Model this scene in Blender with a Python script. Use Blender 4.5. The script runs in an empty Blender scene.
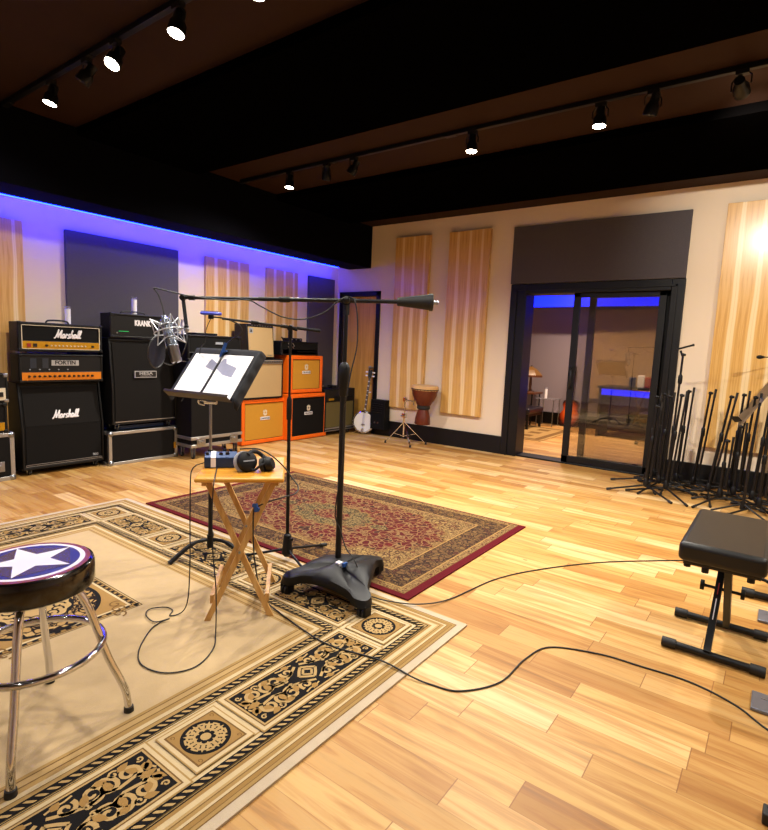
import bpy, bmesh, math, random
from mathutils import Vector, Matrix
R = math.radians
PI = math.pi
random.seed(7)
EXPO = -0.25
scene = bpy.context.scene
COL = scene.collection

# ------------------------------------------------------------------ camera
F_PX = 541.76
a, b, c = R(36.177), R(7.007), R(2.429)
fw = Vector((-math.sin(a)*math.cos(b), math.cos(a)*math.cos(b), -math.sin(b)))
r0 = Vector((math.cos(a), math.sin(a), 0)); u0 = r0.cross(fw)
rt = math.cos(c)*r0 + math.sin(c)*u0; up = -math.sin(c)*r0 + math.cos(c)*u0
CAM = Vector((0, 0, 1.3))
cam = bpy.data.cameras.new('camera'); cam.sensor_fit = 'HORIZONTAL'; cam.sensor_width = 36
cam.lens = F_PX/768*36; cam.clip_start = 0.02
co = bpy.data.objects.new('camera', cam); COL.objects.link(co)
co.matrix_world = Matrix(((rt.x, up.x, -fw.x, CAM.x), (rt.y, up.y, -fw.y, CAM.y), (rt.z, up.z, -fw.z, CAM.z), (0, 0, 0, 1)))
scene.camera = co
def ray(x, y): return rt*((x-384)/F_PX) - up*((y-415)/F_PX) + fw
def at(x, y, k): return CAM + ray(x, y)*k          # point at depth k
def fl(x, y, z=0.0):
    d = ray(x, y); return CAM + d*((z-CAM.z)/d.z)

# ------------------------------------------------------------------ materials
def lin(h):
    if isinstance(h, str):
        h = h.lstrip('#'); v = [int(h[i:i+2], 16)/255 for i in (0, 2, 4)]
        return tuple((x/12.92 if x <= .04045 else ((x+.055)/1.055)**2.4) for x in v) + (1,)
    return tuple(h)+(1,) if len(h) == 3 else h
class NT:
    def __init__(s, name):
        s.m = bpy.data.materials.new(name); s.m.use_nodes = True
        s.t = s.m.node_tree; s.b = s.t.nodes['Principled BSDF']
        s.tc = None
    def n(s, ty, **k):
        nd = s.t.nodes.new(ty)
        for q, v in k.items():
            if q.startswith('_'): setattr(nd, q[1:], v)
        return nd
    def link(s, o, i): s.t.links.new(o, i)
    def put(s, inp, v):
        if hasattr(v, 'bl_idname') or isinstance(v, bpy.types.NodeSocket): s.link(v, inp)
        else: inp.default_value = v
    def coord(s, kind='Object'):
        if not s.tc: s.tc = s.t.nodes.new('ShaderNodeTexCoord')
        return s.tc.outputs[kind]
    def math(s, op, x, y=None, z=None):
        nd = s.t.nodes.new('ShaderNodeMath'); nd.operation = op
        s.put(nd.inputs[0], x)
        if y is not None: s.put(nd.inputs[1], y)
        if z is not None: s.put(nd.inputs[2], z)
        return nd.outputs[0]
    def sep(s, v):
        nd = s.t.nodes.new('ShaderNodeSeparateXYZ'); s.link(v, nd.inputs[0]); return nd.outputs
    def comb(s, x, y, z):
        nd = s.t.nodes.new('ShaderNodeCombineXYZ')
        for i, v in enumerate((x, y, z)): s.put(nd.inputs[i], v)
        return nd.outputs[0]
    def noise(s, vec, scale, detail=3, rough=.5, dist=0):
        nd = s.t.nodes.new('ShaderNodeTexNoise'); s.link(vec, nd.inputs['Vector'])
        nd.inputs['Scale'].default_value = scale; nd.inputs['Detail'].default_value = detail
        nd.inputs['Roughness'].default_value = rough; nd.inputs['Distortion'].default_value = dist
        return nd.outputs['Fac']
    def white(s, v):
        nd = s.t.nodes.new('ShaderNodeTexWhiteNoise'); nd.noise_dimensions = '3D'; s.link(v, nd.inputs['Vector']); return nd.outputs['Value']
    def vor(s, vec, scale, feature='F1', out='Distance'):
        nd = s.t.nodes.new('ShaderNodeTexVoronoi'); nd.feature = feature; s.link(vec, nd.inputs['Vector'])
        nd.inputs['Scale'].default_value = scale; return nd.outputs[out]
    def ramp(s, f, stops, interp='LINEAR'):
        nd = s.t.nodes.new('ShaderNodeValToRGB'); s.put(nd.inputs[0], f); cr = nd.color_ramp; cr.interpolation = interp
        while len(cr.elements) < len(stops): cr.elements.new(.5)
        for e, (p, cc) in zip(cr.elements, stops): e.position = p; e.color = lin(cc)
        return nd.outputs[0]
    def mix(s, f, x, y, blend='MIX'):
        nd = s.t.nodes.new('ShaderNodeMix'); nd.data_type = 'RGBA'; nd.blend_type = blend
        s.put(nd.inputs[0], f)
        for i, v in ((6, x), (7, y)):
            if isinstance(v, (str, tuple)): v = lin(v)
            s.put(nd.inputs[i], v)
        return nd.outputs[2]
    def bump(s, h, strength=.3, dist=.01):
        nd = s.t.nodes.new('ShaderNodeBump'); s.link(h, nd.inputs['Height'])
        nd.inputs['Strength'].default_value = strength; nd.inputs['Distance'].default_value = dist
        s.link(nd.outputs[0], s.b.inputs['Normal'])
    def base(s, v): s.put(s.b.inputs['Base Color'], v)
def mat(name, color, rough=.5, metal=0.0, spec=.5, var=.12, vscale=30, bump=0, bscale=200, coat=0):
    """plain material with slight procedural colour variation and optional grain bump"""
    k = NT(name); col = lin(color)
    v = k.noise(k.coord(), vscale, 2)
    d = tuple(x*(1-var) for x in col[:3])+(1,); l = tuple(min(1, x*(1+var)) for x in col[:3])+(1,)
    k.base(k.mix(v, d, l))
    k.b.inputs['Roughness'].default_value = rough; k.b.inputs['Metallic'].default_value = metal
    k.b.inputs['Specular IOR Level'].default_value = spec
    if coat: k.b.inputs['Coat Weight'].default_value = coat
    if bump: k.bump(k.noise(k.coord(), bscale, 2), bump, .002)
    return k.m
def emit(name, color, strength):
    k = NT(name); k.base((0, 0, 0, 1)); k.b.inputs['Emission Color'].default_value = lin(color)
    k.b.inputs['Emission Strength'].default_value = strength; return k.m

M = {}
M['black'] = mat('black_paint', '#0c0c0e', .4)
M['matte'] = mat('black_matte', '#070708', .8, spec=.2)
M['tolex'] = mat('black_tolex', '#08080a', .5, spec=.3, bump=.5, bscale=500)
M['trim'] = mat('black_trim_paint', '#09090b', .45, spec=.35, var=.05)
M['metal_black'] = mat('black_powder_coat', '#090a0e', .4, .15, .4)
M['rubber'] = mat('black_rubber', '#0d0d0f', .6)
M['plastic'] = mat('black_plastic', '#07070a', .5, spec=.3)
M['chrome'] = mat('chrome', '#d8d8dc', .08, 1, var=.02)
M['steel'] = mat('brushed_steel', '#9aa0ab', .28, 1, var=.06)
M['silver'] = mat('silver_extrusion', '#a9a6a4', .35, .7)
M['nickel'] = mat('nickel_mic_body', '#8b95a5', .25, .85)
M['wire'] = mat('silver_wire', '#b4b9c2', .3, .25)
M['ventdark'] = mat('smoked_window', '#1b2532', .3)
M['lampblue'] = mat('blue_lamp_shell', '#1526a8', .35)
M['gold'] = mat('gold_panel', '#b8860f', .35, .35)
M['brass'] = mat('copper_orange_panel', '#d07812', .4, .15)
M['orange'] = mat('orange_tolex', '#e8650c', .42, bump=.3, bscale=500, var=.06)
M['white'] = mat('white_plastic', '#e8e6ec', .4, var=.03)
M['cream'] = mat('cream_piping', '#cfc3ad', .5)
M['paper'] = mat('white_paper', '#f2f1f6', .7, var=.02)
M['paperink'] = mat('grey_print', '#8f91a8', .7)
M['tan'] = mat('tan_grille_cloth', '#b09468', .8, bump=.4, bscale=700, var=.15, vscale=300)
M['tan2'] = mat('silver_tan_grille_cloth', '#a89270', .8, bump=.4, bscale=700, var=.15, vscale=300)
M['basket'] = mat('orange_basket_weave', '#bd8722', .8, bump=.4, bscale=700, var=.25, vscale=250)
M['olive'] = mat('olive_grille_cloth', '#5d5128', .8, bump=.3, bscale=600, var=.2, vscale=250)
M['grille'] = mat('black_grille_cloth', '#0a0808', .8, spec=.2, bump=.5, bscale=800, var=.3, vscale=400)
M['grille2'] = mat('dark_brown_grille_cloth', '#0e0b0a', .8, spec=.2, bump=.5, bscale=800, var=.3, vscale=400)
M['fabric_dark'] = mat('navy_black_fabric', '#080a14', .8, bump=.3, bscale=300)
M['leather'] = mat('black_leatherette', '#0d0b0a', .42, bump=.15, bscale=250, spec=.45)
M['sofa'] = mat('plum_leather', '#181420', .3)
M['bluebox'] = mat('dark_blue_painted_steel', '#1b3560', .35, .3)
M['bluetape'] = mat('blue_tape', '#17498f', .6)
M['navy'] = mat('navy_mesh_cloth', '#0a0d26', .8, bump=.4, bscale=600)
M['red'] = mat('red_vinyl', '#6e2320', .3)
M['star'] = mat('star_vinyl', '#cfcbd2', .3, var=.05)
M['bluevinyl'] = mat('blue_vinyl', '#0a1260', .3)
M['bluedark'] = mat('dark_grey_vinyl', '#3a3031', .22)
M['seatside'] = mat('gloss_black_vinyl', '#0c0706', .12, spec=.6)
M['grey_led'] = mat('grey_label', '#8d939e', .5)
M['redlabel'] = mat('red_label', '#8c1c16', .5)
M['djembe'] = mat('reddish_carved_wood', '#5a2110', .35, var=.3, vscale=20)
M['skin'] = mat('drum_skin', '#c9a06b', .6, var=.15)
M['banjohead'] = mat('banjo_head', '#dcd8d4', .5, var=.03)
M['amber'] = mat('amber_glass', '#6a4a22', .3)
M['plate'] = mat('pale_grey_plate', '#a8a6a8', .4, .2)
M['lip'] = mat('dark_bronze_lip', '#2e2116', .4, .3)
M['deskbrown'] = mat('dark_olive_desk', '#75614c', .5)
M['padgrey'] = mat('grey_velour', '#a4a4aa', .9)
M['rope'] = mat('black_rope', '#171210', .8)
M['sunburst'] = None
M['green'] = emit('green_led', '#20c060', 1.5)
M['blueled'] = emit('blue_led_strip', (0.003, 0.013, 1.0), 62)
M['blueglow'] = emit('blue_led_glow', (0.004, 0.012, 1.0), 5)  # emission paints LED light onto the desk front and far soffit
M['bluescreen'] = emit('blue_screen', (.10, .16, .4), .6)
M['lampface'] = emit('lamp_face', (1, .86, .68), 60)
M['offface'] = mat('unlit_lamp_glass', '#5a6070', .15)
M['floorplate'] = mat('grey_steel_plate', '#767a86', .35, .6)
M['curtain'] = mat('tan_fabric_wall', '#a98c66', .8)

def wood(name, c1, c2, c3, axis=0, scale=1.0, rough=.4, coat=0):
    k = NT(name); x = k.sep(k.coord())
    sc = [18, 18, 18]; sc[axis] = 1.3
    v = k.comb(*[k.math('MULTIPLY', x[i], sc[i]*scale) for i in range(3)])
    f = k.noise(v, 1.6, 5, .6, .6)
    k.base(k.ramp(f, [(.3, c1), (.5, c2), (.72, c3)]))
    k.b.inputs['Roughness'].default_value = rough
    if coat: k.b.inputs['Coat Weight'].default_value = coat
    return k.m
M['pine'] = wood('folding_table_wood', '#a3743a', '#bd8f50', '#cfa76a', 2)
M['pinetop'] = wood('table_top_wood', '#b3741c', '#c88a28', '#d69c3c', 0, .8, .35)
M['doorwood'] = wood('door_veneer', '#bf8832', '#d8a248', '#e2b058', 2, .5, .35, .1)
M['darkwood'] = wood('dark_wood', '#3a1d0e', '#57301a', '#6a3c20', 0)
M['neck'] = wood('instrument_neck', '#3a2216', '#4a2c1c', '#583624', 2)

def floor_mat():
    k = NT('hickory_floor'); k_s = k.sep(k.coord()); X, Y = k_s[0], k_s[1]
    W = .125
    yr = k.math('DIVIDE', k.math('SUBTRACT', Y, .01), W)
    row = k.math('FLOOR', yr); fy = k.math('FRACT', yr)
    r1 = k.white(k.comb(row, 3.1, 7.7))
    r2 = k.white(k.comb(row, 9.3, 1.7))
    L = k.math('ADD', 1.0, k.math('MULTIPLY', r2, .55))
    xr = k.math('DIVIDE', k.math('ADD', X, k.math('MULTIPLY', r1, 9)), L)
    # break each run into a long and a short board
    run = k.math('FLOOR', xr); fx = k.math('FRACT', xr)
    cut = k.math('ADD', .35, k.math('MULTIPLY', k.white(k.comb(row, run, 2.2)), .35))
    half = k.math('GREATER_THAN', fx, cut)
    pid = k.comb(row, run, half)
    rc = k.white(pid)
    rc2 = k.white(k.comb(k.math('ADD', row, 40.5), run, half))
    gv = k.comb(k.math('ADD', k.math('MULTIPLY', X, 1.1), k.math('MULTIPLY', rc, 37)), k.math('MULTIPLY', Y, 16), k.math('MULTIPLY', rc2, 11))
    g = k.noise(gv, 1.5, 6, .6, .7)
    g2 = k.noise(k.comb(k.math('MULTIPLY', X, 6), k.math('MULTIPLY', Y, 90), rc), 1.5, 2, .5)
    base = k.ramp(rc, [(0, '#a37638'), (.12, '#b38748'), (.4, '#bf9654'), (.62, '#c8a162'), (.82, '#d0ad72'), (1, '#dabb8a')])
    dark = k.ramp(g, [(.28, '#6a4424'), (.42, '#d2ab76'), (.58, '#ffffff')])
    col = k.mix(.62, base, k.mix(1.0, base, dark, 'MULTIPLY'))
    col = k.mix(k.math('MULTIPLY', g2, .16), col, '#8f6030')
    # heartwood streaks in some boards
    st = k.math('MULTIPLY', k.math('GREATER_THAN', rc2, .62), k.math('MULTIPLY', k.math('MINIMUM', 1, k.math('MAXIMUM', 0, k.math('MULTIPLY', k.math('SUBTRACT', g, .5), 6))), .55))
    col = k.mix(st, col, '#8f5f30')
    # knots
    kn = k.vor(k.comb(k.math('MULTIPLY', X, 1.0), k.math('MULTIPLY', Y, 2.2), 0), 1.3)
    km = k.math('MULTIPLY', k.math('LESS_THAN', kn, .018), .8)
    col = k.mix(km, col, '#5a2f14')
    e1 = k.math('MINIMUM', fy, k.math('SUBTRACT', 1, fy))
    e2 = k.math('ABSOLUTE', k.math('SUBTRACT', fx, cut)); e3 = k.math('MINIMUM', fx, k.math('SUBTRACT', 1, fx))
    ex = k.math('MULTIPLY', k.math('MINIMUM', e2, e3), L)
    gap = k.math('MAXIMUM', k.math('MULTIPLY', k.math('LESS_THAN', e1, .010), .45), k.math('MULTIPLY', k.math('LESS_THAN', ex, .0018), .8))
    col = k.mix(gap, col, '#7a4a1e')
    k.base(col); k.b.inputs['Roughness'].default_value = .33
    k.put(k.b.inputs['Roughness'], k.math('ADD', .42, k.math('MULTIPLY', g, .15)))
    k.b.inputs['Specular IOR Level'].default_value = .35
    return k.m
M['floor'] = floor_mat()

def wall_mat(name, c1, c2, bump=.15, spec=.2, rough=.7):
    k = NT(name); n = k.noise(k.coord(), 1.2, 3); k.base(k.mix(n, c1, c2)); k.b.inputs['Roughness'].default_value = rough; k.b.inputs['Specular IOR Level'].default_value = spec
    k.bump(k.noise(k.coord(), 260, 3), bump, .002); return k.m
M['wall'] = wall_mat('cream_wall_paint', '#dbc8ae', '#e2d0b8')
M['wallgrey'] = wall_mat('grey_wall_paint', '#7a7078', '#80767e')
M['ceil'] = wall_mat('dark_brown_ceiling', '#2a1a12', '#301e14', .15, .1)
M['ceilblack'] = wall_mat('black_ceiling_fabric', '#020202', '#040303', .15, 0, 1)
M['soffit'] = wall_mat('black_soffit_paint', '#030308', '#05050a', .15, .05, .9)
M['cove'] = wall_mat('cove_white', '#d8d8e6', '#dedeea')

def panel_mat():
    k = NT('figured_veneer'); s = k.sep(k.coord()); X, Z = s[0], s[2]
    wob = k.math('MULTIPLY', k.math('SUBTRACT', k.noise(k.comb(X, 0, k.math('MULTIPLY', Z, .9)), 1.1, 2), .5), .05)
    P = .178
    q = k.math('DIVIDE', k.math('ADD', k.math('ADD', X, .035), wob), P)
    leaf = k.math('FLOOR', q); f = k.math('FRACT', q)
    ab = k.math('ABSOLUTE', k.math('SUBTRACT', f, .5))             # 0 centre .5 edge
    w = k.math('ADD', .11, k.math('MULTIPLY', .05, k.math('SINE', k.math('ADD', k.math('MULTIPLY', Z, 1.5), k.math('MULTIPLY', leaf, .4)))))
    pale = k.math('SUBTRACT', 1, k.math('MINIMUM', 1, k.math('MULTIPLY', k.math('MAXIMUM', 0, k.math('SUBTRACT', k.math('SUBTRACT', .5, ab), k.math('MULTIPLY', w, .9))), 22)))
    fold = ab
    g = k.noise(k.comb(k.math('MULTIPLY', fold, 7), 0, k.math('MULTIPLY', Z, .8)), 1.8, 4, .55, .8)
    g2 = k.noise(k.comb(k.math('MULTIPLY', X, 130), 0, k.math('MULTIPLY', Z, 2.5)), 1.0, 2)
    heart = k.ramp(g, [(.3, '#bd8a44'), (.45, '#d3a45a'), (.6, '#e0b56e'), (.75, '#cc9c52')])
    col = k.mix(pale, heart, '#eed3a0')
    col = k.mix(k.math('MULTIPLY', g2, .18), col, '#a56a2c')
    seam = k.math('LESS_THAN', k.math('SUBTRACT', .5, ab), .006)
    col = k.mix(k.math('MULTIPLY', seam, .4), col, '#8a5a25')
    k.base(col); k.b.inputs['Roughness'].default_value = .32; k.b.inputs['Coat Weight'].default_value = .25; k.b.inputs['Coat Roughness'].default_value = .2
    return k.m
M['veneer'] = panel_mat()
def fabric_panel():
    k = NT('charcoal_acoustic_fabric'); v = k.vor(k.coord(), 160)
    k.base(k.mix(v, '#433e41', '#524c4f')); k.b.inputs['Roughness'].default_value = .9; k.bump(v, .3, .003); return k.m
M['acfabric'] = fabric_panel()

def glass():
    k = NT('tinted_door_glass'); t = k.t
    tr = t.nodes.new('ShaderNodeBsdfTransparent'); tr.inputs[0].default_value = (.80, .78, .74, 1)
    gl = t.nodes.new('ShaderNodeBsdfGlossy'); gl.inputs['Roughness'].default_value = .0; gl.inputs[0].default_value = (1, 1, 1, 1)
    fr = t.nodes.new('ShaderNodeFresnel'); fr.inputs[0].default_value = 1.75
    mx = t.nodes.new('ShaderNodeMixShader'); k.link(fr.outputs[0], mx.inputs[0]); k.link(tr.outputs[0], mx.inputs[1]); k.link(gl.outputs[0], mx.inputs[2])
    k.link(mx.outputs[0], t.nodes['Material Output'].inputs[0]); return k.m
M['glass'] = glass()
def clear():
    k = NT('clear_glass'); k.b.inputs['Transmission Weight'].default_value = .9; k.b.inputs['Roughness'].default_value = .1
    n = k.noise(k.coord(), 20); k.base(k.mix(n, '#d9d9e6', '#e9e9f4')); return k.m
M['clear'] = clear()

# rug materials ------------------------------------------------------------
def pile(name, c, var=.24):
    k = NT(name); n = k.noise(k.coord(), 16, 5, .75); n2 = k.noise(k.coord(), 420, 2)
    cc = lin(c); d = tuple(x*(1-var) for x in cc[:3])+(1,); l = tuple(min(1, x*(1+var)) for x in cc[:3])+(1,)
    k.base(k.mix(k.math('ADD', k.math('MULTIPLY', n, .5), k.math('MULTIPLY', n2, .5)), d, l))
    k.b.inputs['Roughness'].default_value = .95; k.b.inputs['Specular IOR Level'].default_value = .15
    k.bump(n2, .5, .003); return k.m
M['r_field'] = pile('rug_beige_field', '#b09872'); M['r_cream'] = pile('rug_cream', '#bca781'); M['r_edge'] = pile('rug_pale_binding', '#b5a48c')
M['r_tan'] = pile('rug_tan', '#9a7c4c'); M['r_gold'] = pile('rug_gold', '#917040'); M['r_brown'] = pile('rug_brown', '#6b4f2b')
M['r_black'] = pile('rug_black', '#141212'); M['r_red'] = pile('rug_crimson', '#520a13'); M['r_goldlt'] = pile('rug_light_gold', '#a78a5b')
def floral(name, ground, line, accents, scale, dens=.5, lw=.085):
    k = NT(name); s = k.sep(k.coord())
    v0 = k.comb(s[0], s[1], 0)
    nd = k.t.nodes.new('ShaderNodeTexNoise'); k.link(v0, nd.inputs['Vector']); nd.inputs['Scale'].default_value = scale*.45; nd.inputs['Detail'].default_value = 2
    vm = k.t.nodes.new('ShaderNodeVectorMath'); vm.operation = 'MULTIPLY_ADD'
    k.link(nd.outputs['Color'], vm.inputs[0]); vm.inputs[1].default_value = (2.2/scale, 2.2/scale, 0); k.link(v0, vm.inputs[2])
    v = vm.outputs[0]
    e = k.vor(v, scale, 'DISTANCE_TO_EDGE'); cc = k.vor(v, scale, 'F1', 'Color')
    w = k.sep(cc)[0]
    e2 = k.vor(v, scale*2.1, 'DISTANCE_TO_EDGE'); 
    col = k.mix(k.ramp(w, [(0, (0, 0, 0)), (1-dens-.01, (0, 0, 0)), (1-dens, (1, 1, 1))], 'CONSTANT'), ground, k.ramp(k.sep(cc)[1], [(i/len(accents), q) for i, q in enumerate(accents)], 'CONSTANT'))
    col = k.mix(k.math('LESS_THAN', e2, .06), col, ground)
    col = k.mix(k.math('LESS_THAN', e, lw), col, line)
    k.base(k.mix(k.math('MULTIPLY', k.noise(v0, 400, 2), .6), col, '#2a1810'))
    k.b.inputs['Roughness'].default_value = .95; k.b.inputs['Specular IOR Level'].default_value = .15; return k.m
M['p_border'] = floral('rug_border_floral', '#6c5030', '#30201a', ['#7f6339', '#451a18', '#523d22', '#221d1b', '#765a34'], 34)
M['p_border2'] = floral('rug_guard_stripe', '#6f5230', '#96794c', ['#382a1c', '#6b5030', '#541a18'], 52)
M['p_field'] = floral('rug_red_floral', '#4e0c12', '#82643f', ['#5c0f16', '#520b11', '#7d5f3c', '#620f16', '#430910', '#231a16', '#5a0e14', '#560c12'], 24, .7, .07)
M['p_corner'] = floral('rug_cream_floral', '#8f7346', '#4c3220', ['#a08352', '#5e2a1e', '#967848', '#6b5430', '#a4874f'], 38)
M['p_med'] = floral('rug_medallion_floral', '#7d6740', '#34301f', ['#8f784c', '#413f2c', '#653f28', '#82693e'], 40)
M['med_black'] = floral('rug_black_floral', '#b8935a', '#151212', ['#b8935a', '#c4a26a', '#151212', '#ab854e'], 26, .6)

# ------------------------------------------------------------------ mesh builder
def root_of(o):
    while o.parent: o = o.parent
    return o
class MB:
    def __init__(s): s.bm = bmesh.new(); s.mi = 0
    def m(s, i): s.mi = i; return s
    def _f(s, vs, smooth=True):
        try:
            f = s.bm.faces.new(vs); f.material_index = s.mi; f.smooth = smooth
        except ValueError: pass
    def box(s, x0, x1, y0, y1, z0, z1, T=None):
        P = [Vector((x, y, z)) for z in (z0, z1) for x, y in ((x0, y0), (x1, y0), (x1, y1), (x0, y1))]
        if T: P = [T @ p for p in P]
        v = [s.bm.verts.new(p) for p in P]
        for q in ((3, 2, 1, 0), (4, 5, 6, 7), (0, 1, 5, 4), (1, 2, 6, 5), (2, 3, 7, 6), (3, 0, 4, 7)): s._f([v[i] for i in q], False)
        return s
    def frame(s, p, q, up=Vector((0, 0, 1))):
        d = (Vector(q)-Vector(p)).normalized()
        if abs(d.dot(up)) > .98: up = Vector((1, 0, 0))
        x = d.cross(up).normalized(); y = x.cross(d).normalized(); return d, x, y
    def bar(s, p, q, w, h, up=Vector((0, 0, 1))):
        """rectangular bar from p to q"""
        p, q = Vector(p), Vector(q); d, x, y = s.frame(p, q, up)
        v = [s.bm.verts.new(e + x*(i*w/2) + y*(j*h/2)) for e in (p, q) for i, j in ((-1, -1), (1, -1), (1, 1), (-1, 1))]
        for k in ((3, 2, 1, 0), (4, 5, 6, 7), (0, 1, 5, 4), (1, 2, 6, 5), (2, 3, 7, 6), (3, 0, 4, 7)): s._f([v[i] for i in k], False)
        return s
    def cyl(s, p, q, r, r2=None, n=16, cap=True):
        r2 = r if r2 is None else r2
        p, q = Vector(p), Vector(q); d, x, y = s.frame(p, q)
        A = [s.bm.verts.new(p + (x*math.cos(2*PI*i/n)+y*math.sin(2*PI*i/n))*r) for i in range(n)]
        B = [s.bm.verts.new(q + (x*math.cos(2*PI*i/n)+y*math.sin(2*PI*i/n))*r2) for i in range(n)]
        for i in range(n): s._f([A[i], A[(i+1) % n], B[(i+1) % n], B[i]])
        if cap: s._f(A[::-1], False); s._f(B, False)
        return s
    def tube(s, pts, r, n=8, closed=False, cap=True):
        pts = [Vector(p) for p in pts]; N = len(pts)
        rr = r if isinstance(r, (list, tuple)) else [r]*N
        rings = []; nx = None
        for i in range(N):
            if closed: d = pts[(i+1) % N]-pts[i-1]
            else: d = pts[min(i+1, N-1)]-pts[max(i-1, 0)]
            if d.length < 1e-9: d = Vector((0, 0, 1))
            d.normalize()
            if nx is None:
                u_ = Vector((0, 0, 1)) if abs(d.z) < .9 else Vector((1, 0, 0)); nx = d.cross(u_).normalized()
            else:
                nx = (nx - d*nx.dot(d)); nx = nx.normalized() if nx.length > 1e-6 else d.orthogonal().normalized()
            ny = d.cross(nx)
            rings.append([s.bm.verts.new(pts[i] + (nx*math.cos(2*PI*k/n)+ny*math.sin(2*PI*k/n))*rr[i]) for k in range(n)])
        for i in range(N if closed else N-1):
            A, B = rings[i], rings[(i+1) % N]
            for k in range(n): s._f([A[k], A[(k+1) % n], B[(k+1) % n], B[k]])
        if not closed and cap: s._f(rings[0][::-1], False); s._f(rings[-1], False)
        return s
    def lathe(s, prof, T=None, n=32):
        """prof [(r,z)] about local z, T placement matrix"""
        T = T or Matrix(); rings = []
        for r, z in prof:
            if r < 1e-6: rings.append([s.bm.verts.new(T @ Vector((0, 0, z)))])
            else: rings.append([s.bm.verts.new(T @ Vector((r*math.cos(2*PI*k/n), r*math.sin(2*PI*k/n), z))) for k in range(n)])
        for A, B in zip(rings, rings[1:]):
            for k in range(n):
                k2 = (k+1) % n
                if len(A) == 1 and len(B) == 1: continue
                if len(A) == 1: s._f([A[0], B[k2], B[k]])
                elif len(B) == 1: s._f([A[k], A[k2], B[0]])
                else: s._f([A[k], A[k2], B[k2], B[k]])
        return s
    def poly(s, pts, T=None):
        P = [Vector(p) for p in pts]
        if T: P = [T @ p for p in P]
        s._f([s.bm.verts.new(p) for p in P], False); return s
    def prism(s, pts, z0, z1, T=None):
        T = T or Matrix()
        A = [s.bm.verts.new(T @ Vector((x, y, z0))) for x, y in pts]; B = [s.bm.verts.new(T @ Vector((x, y, z1))) for x, y in pts]
        s._f(A[::-1], False); s._f(B, False); n = len(pts)
        for i in range(n): s._f([A[i], A[(i+1) % n], B[(i+1) % n], B[i]])
        return s
    def ball(s, c, r, n=14, sc=(1, 1, 1)):
        m = n//2; prof = [(math.sin(PI*i/m), -math.cos(PI*i/m)) for i in range(m+1)]
        T = Matrix.Translation(Vector(c)) @ Matrix.Diagonal((r*sc[0], r*sc[1], r*sc[2], 1))
        return s.lathe([(max(0, q), z) if q > 1e-5 else (0, z) for q, z in prof], T, n)
    def build(s, name, mats, parent=None, loc=None, rz=None, bevel=0, seg=2, world=False, angle=35, **props):
        if world and parent is not None:
            r_ = root_of(parent); W = Matrix.LocRotScale(r_.location, r_.rotation_euler, None)
            s.bm.transform(W.inverted())
        bmesh.ops.recalc_face_normals(s.bm, faces=s.bm.faces[:])
        me = bpy.data.meshes.new(name); s.bm.to_mesh(me); s.bm.free()
        for q in (mats if isinstance(mats, (list, tuple)) else [mats]): me.materials.append(M[q] if isinstance(q, str) else q)
        me.set_sharp_from_angle(angle=R(angle))
        o = bpy.data.objects.new(name, me); COL.objects.link(o)
        if parent is not None: o.parent = parent
        if loc is not None: o.location = loc
        if rz is not None: o.rotation_euler = (0, 0, rz)
        if bevel:
            md = o.modifiers.new('bevel', 'BEVEL'); md.width = bevel; md.segments = seg; md.limit_method = 'ANGLE'; md.angle_limit = R(50); md.harden_normals = False
        for k_, v_ in props.items(): o[k_] = v_
        return o
def thing(name, label, cat, loc=(0, 0, 0), rz=0, group=None):
    o = bpy.data.objects.new(name, None); o.empty_display_size = .1; COL.objects.link(o)
    o.location = loc; o.rotation_euler = (0, 0, rz); o['label'] = label; o['category'] = cat
    if group: o['group'] = group
    return o
def tag(o, label, cat, group=None):
    o['label'] = label; o['category'] = cat
    if group: o['group'] = group
    return o
def struct(o): o['kind'] = 'structure'; return o
def copy_tree(o, parent=None):
    c_ = o.copy(); COL.objects.link(c_); c_.parent = parent
    for ch in o.children: copy_tree(ch, c_)
    return c_
def smooth_path(P, n=8):
    P = [Vector(p) for p in P]; out = []
    for i in range(len(P)-1):
        p0, p1, p2, p3 = P[max(i-1, 0)], P[i], P[i+1], P[min(i+2, len(P)-1)]
        for k in range(n):
            t = k/n
            out.append(.5*((2*p1)+(-p0+p2)*t+(2*p0-5*p1+4*p2-p3)*t*t+(-p0+3*p1-3*p2+p3)*t**3))
    out.append(P[-1]); return out
def text(body, size, m_, parent, T, name='lettering', ext=.001, shear=0, bold=0, sx=1, **props):
    cu = bpy.data.curves.new(name, 'FONT'); cu.body = body; cu.size = size; cu.extrude = ext; cu.shear = shear; cu.offset = bold
    cu.align_x = 'CENTER'; cu.align_y = 'CENTER'; cu.resolution_u = 3
    t_ = bpy.data.objects.new('tmp', cu); COL.objects.link(t_)
    dg = bpy.context.evaluated_depsgraph_get(); me = bpy.data.meshes.new_from_object(t_.evaluated_get(dg))
    bpy.data.objects.remove(t_); bpy.data.curves.remove(cu)
    me.transform(T @ Matrix.Diagonal((sx, 1, 1, 1))); me.materials.clear(); me.materials.append(M[m_])
    o = bpy.data.objects.new(name, me); COL.objects.link(o); o.parent = parent
    for k_, v_ in props.items(): o[k_] = v_
    return o
# matrix placing text (x right, y up) on a face looking along +X: text x -> +Y, text y -> +Z
def faceX(x, y, z): return Matrix(((0, 0, 1, x), (1, 0, 0, y), (0, 1, 0, z), (0, 0, 0, 1)))

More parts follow.
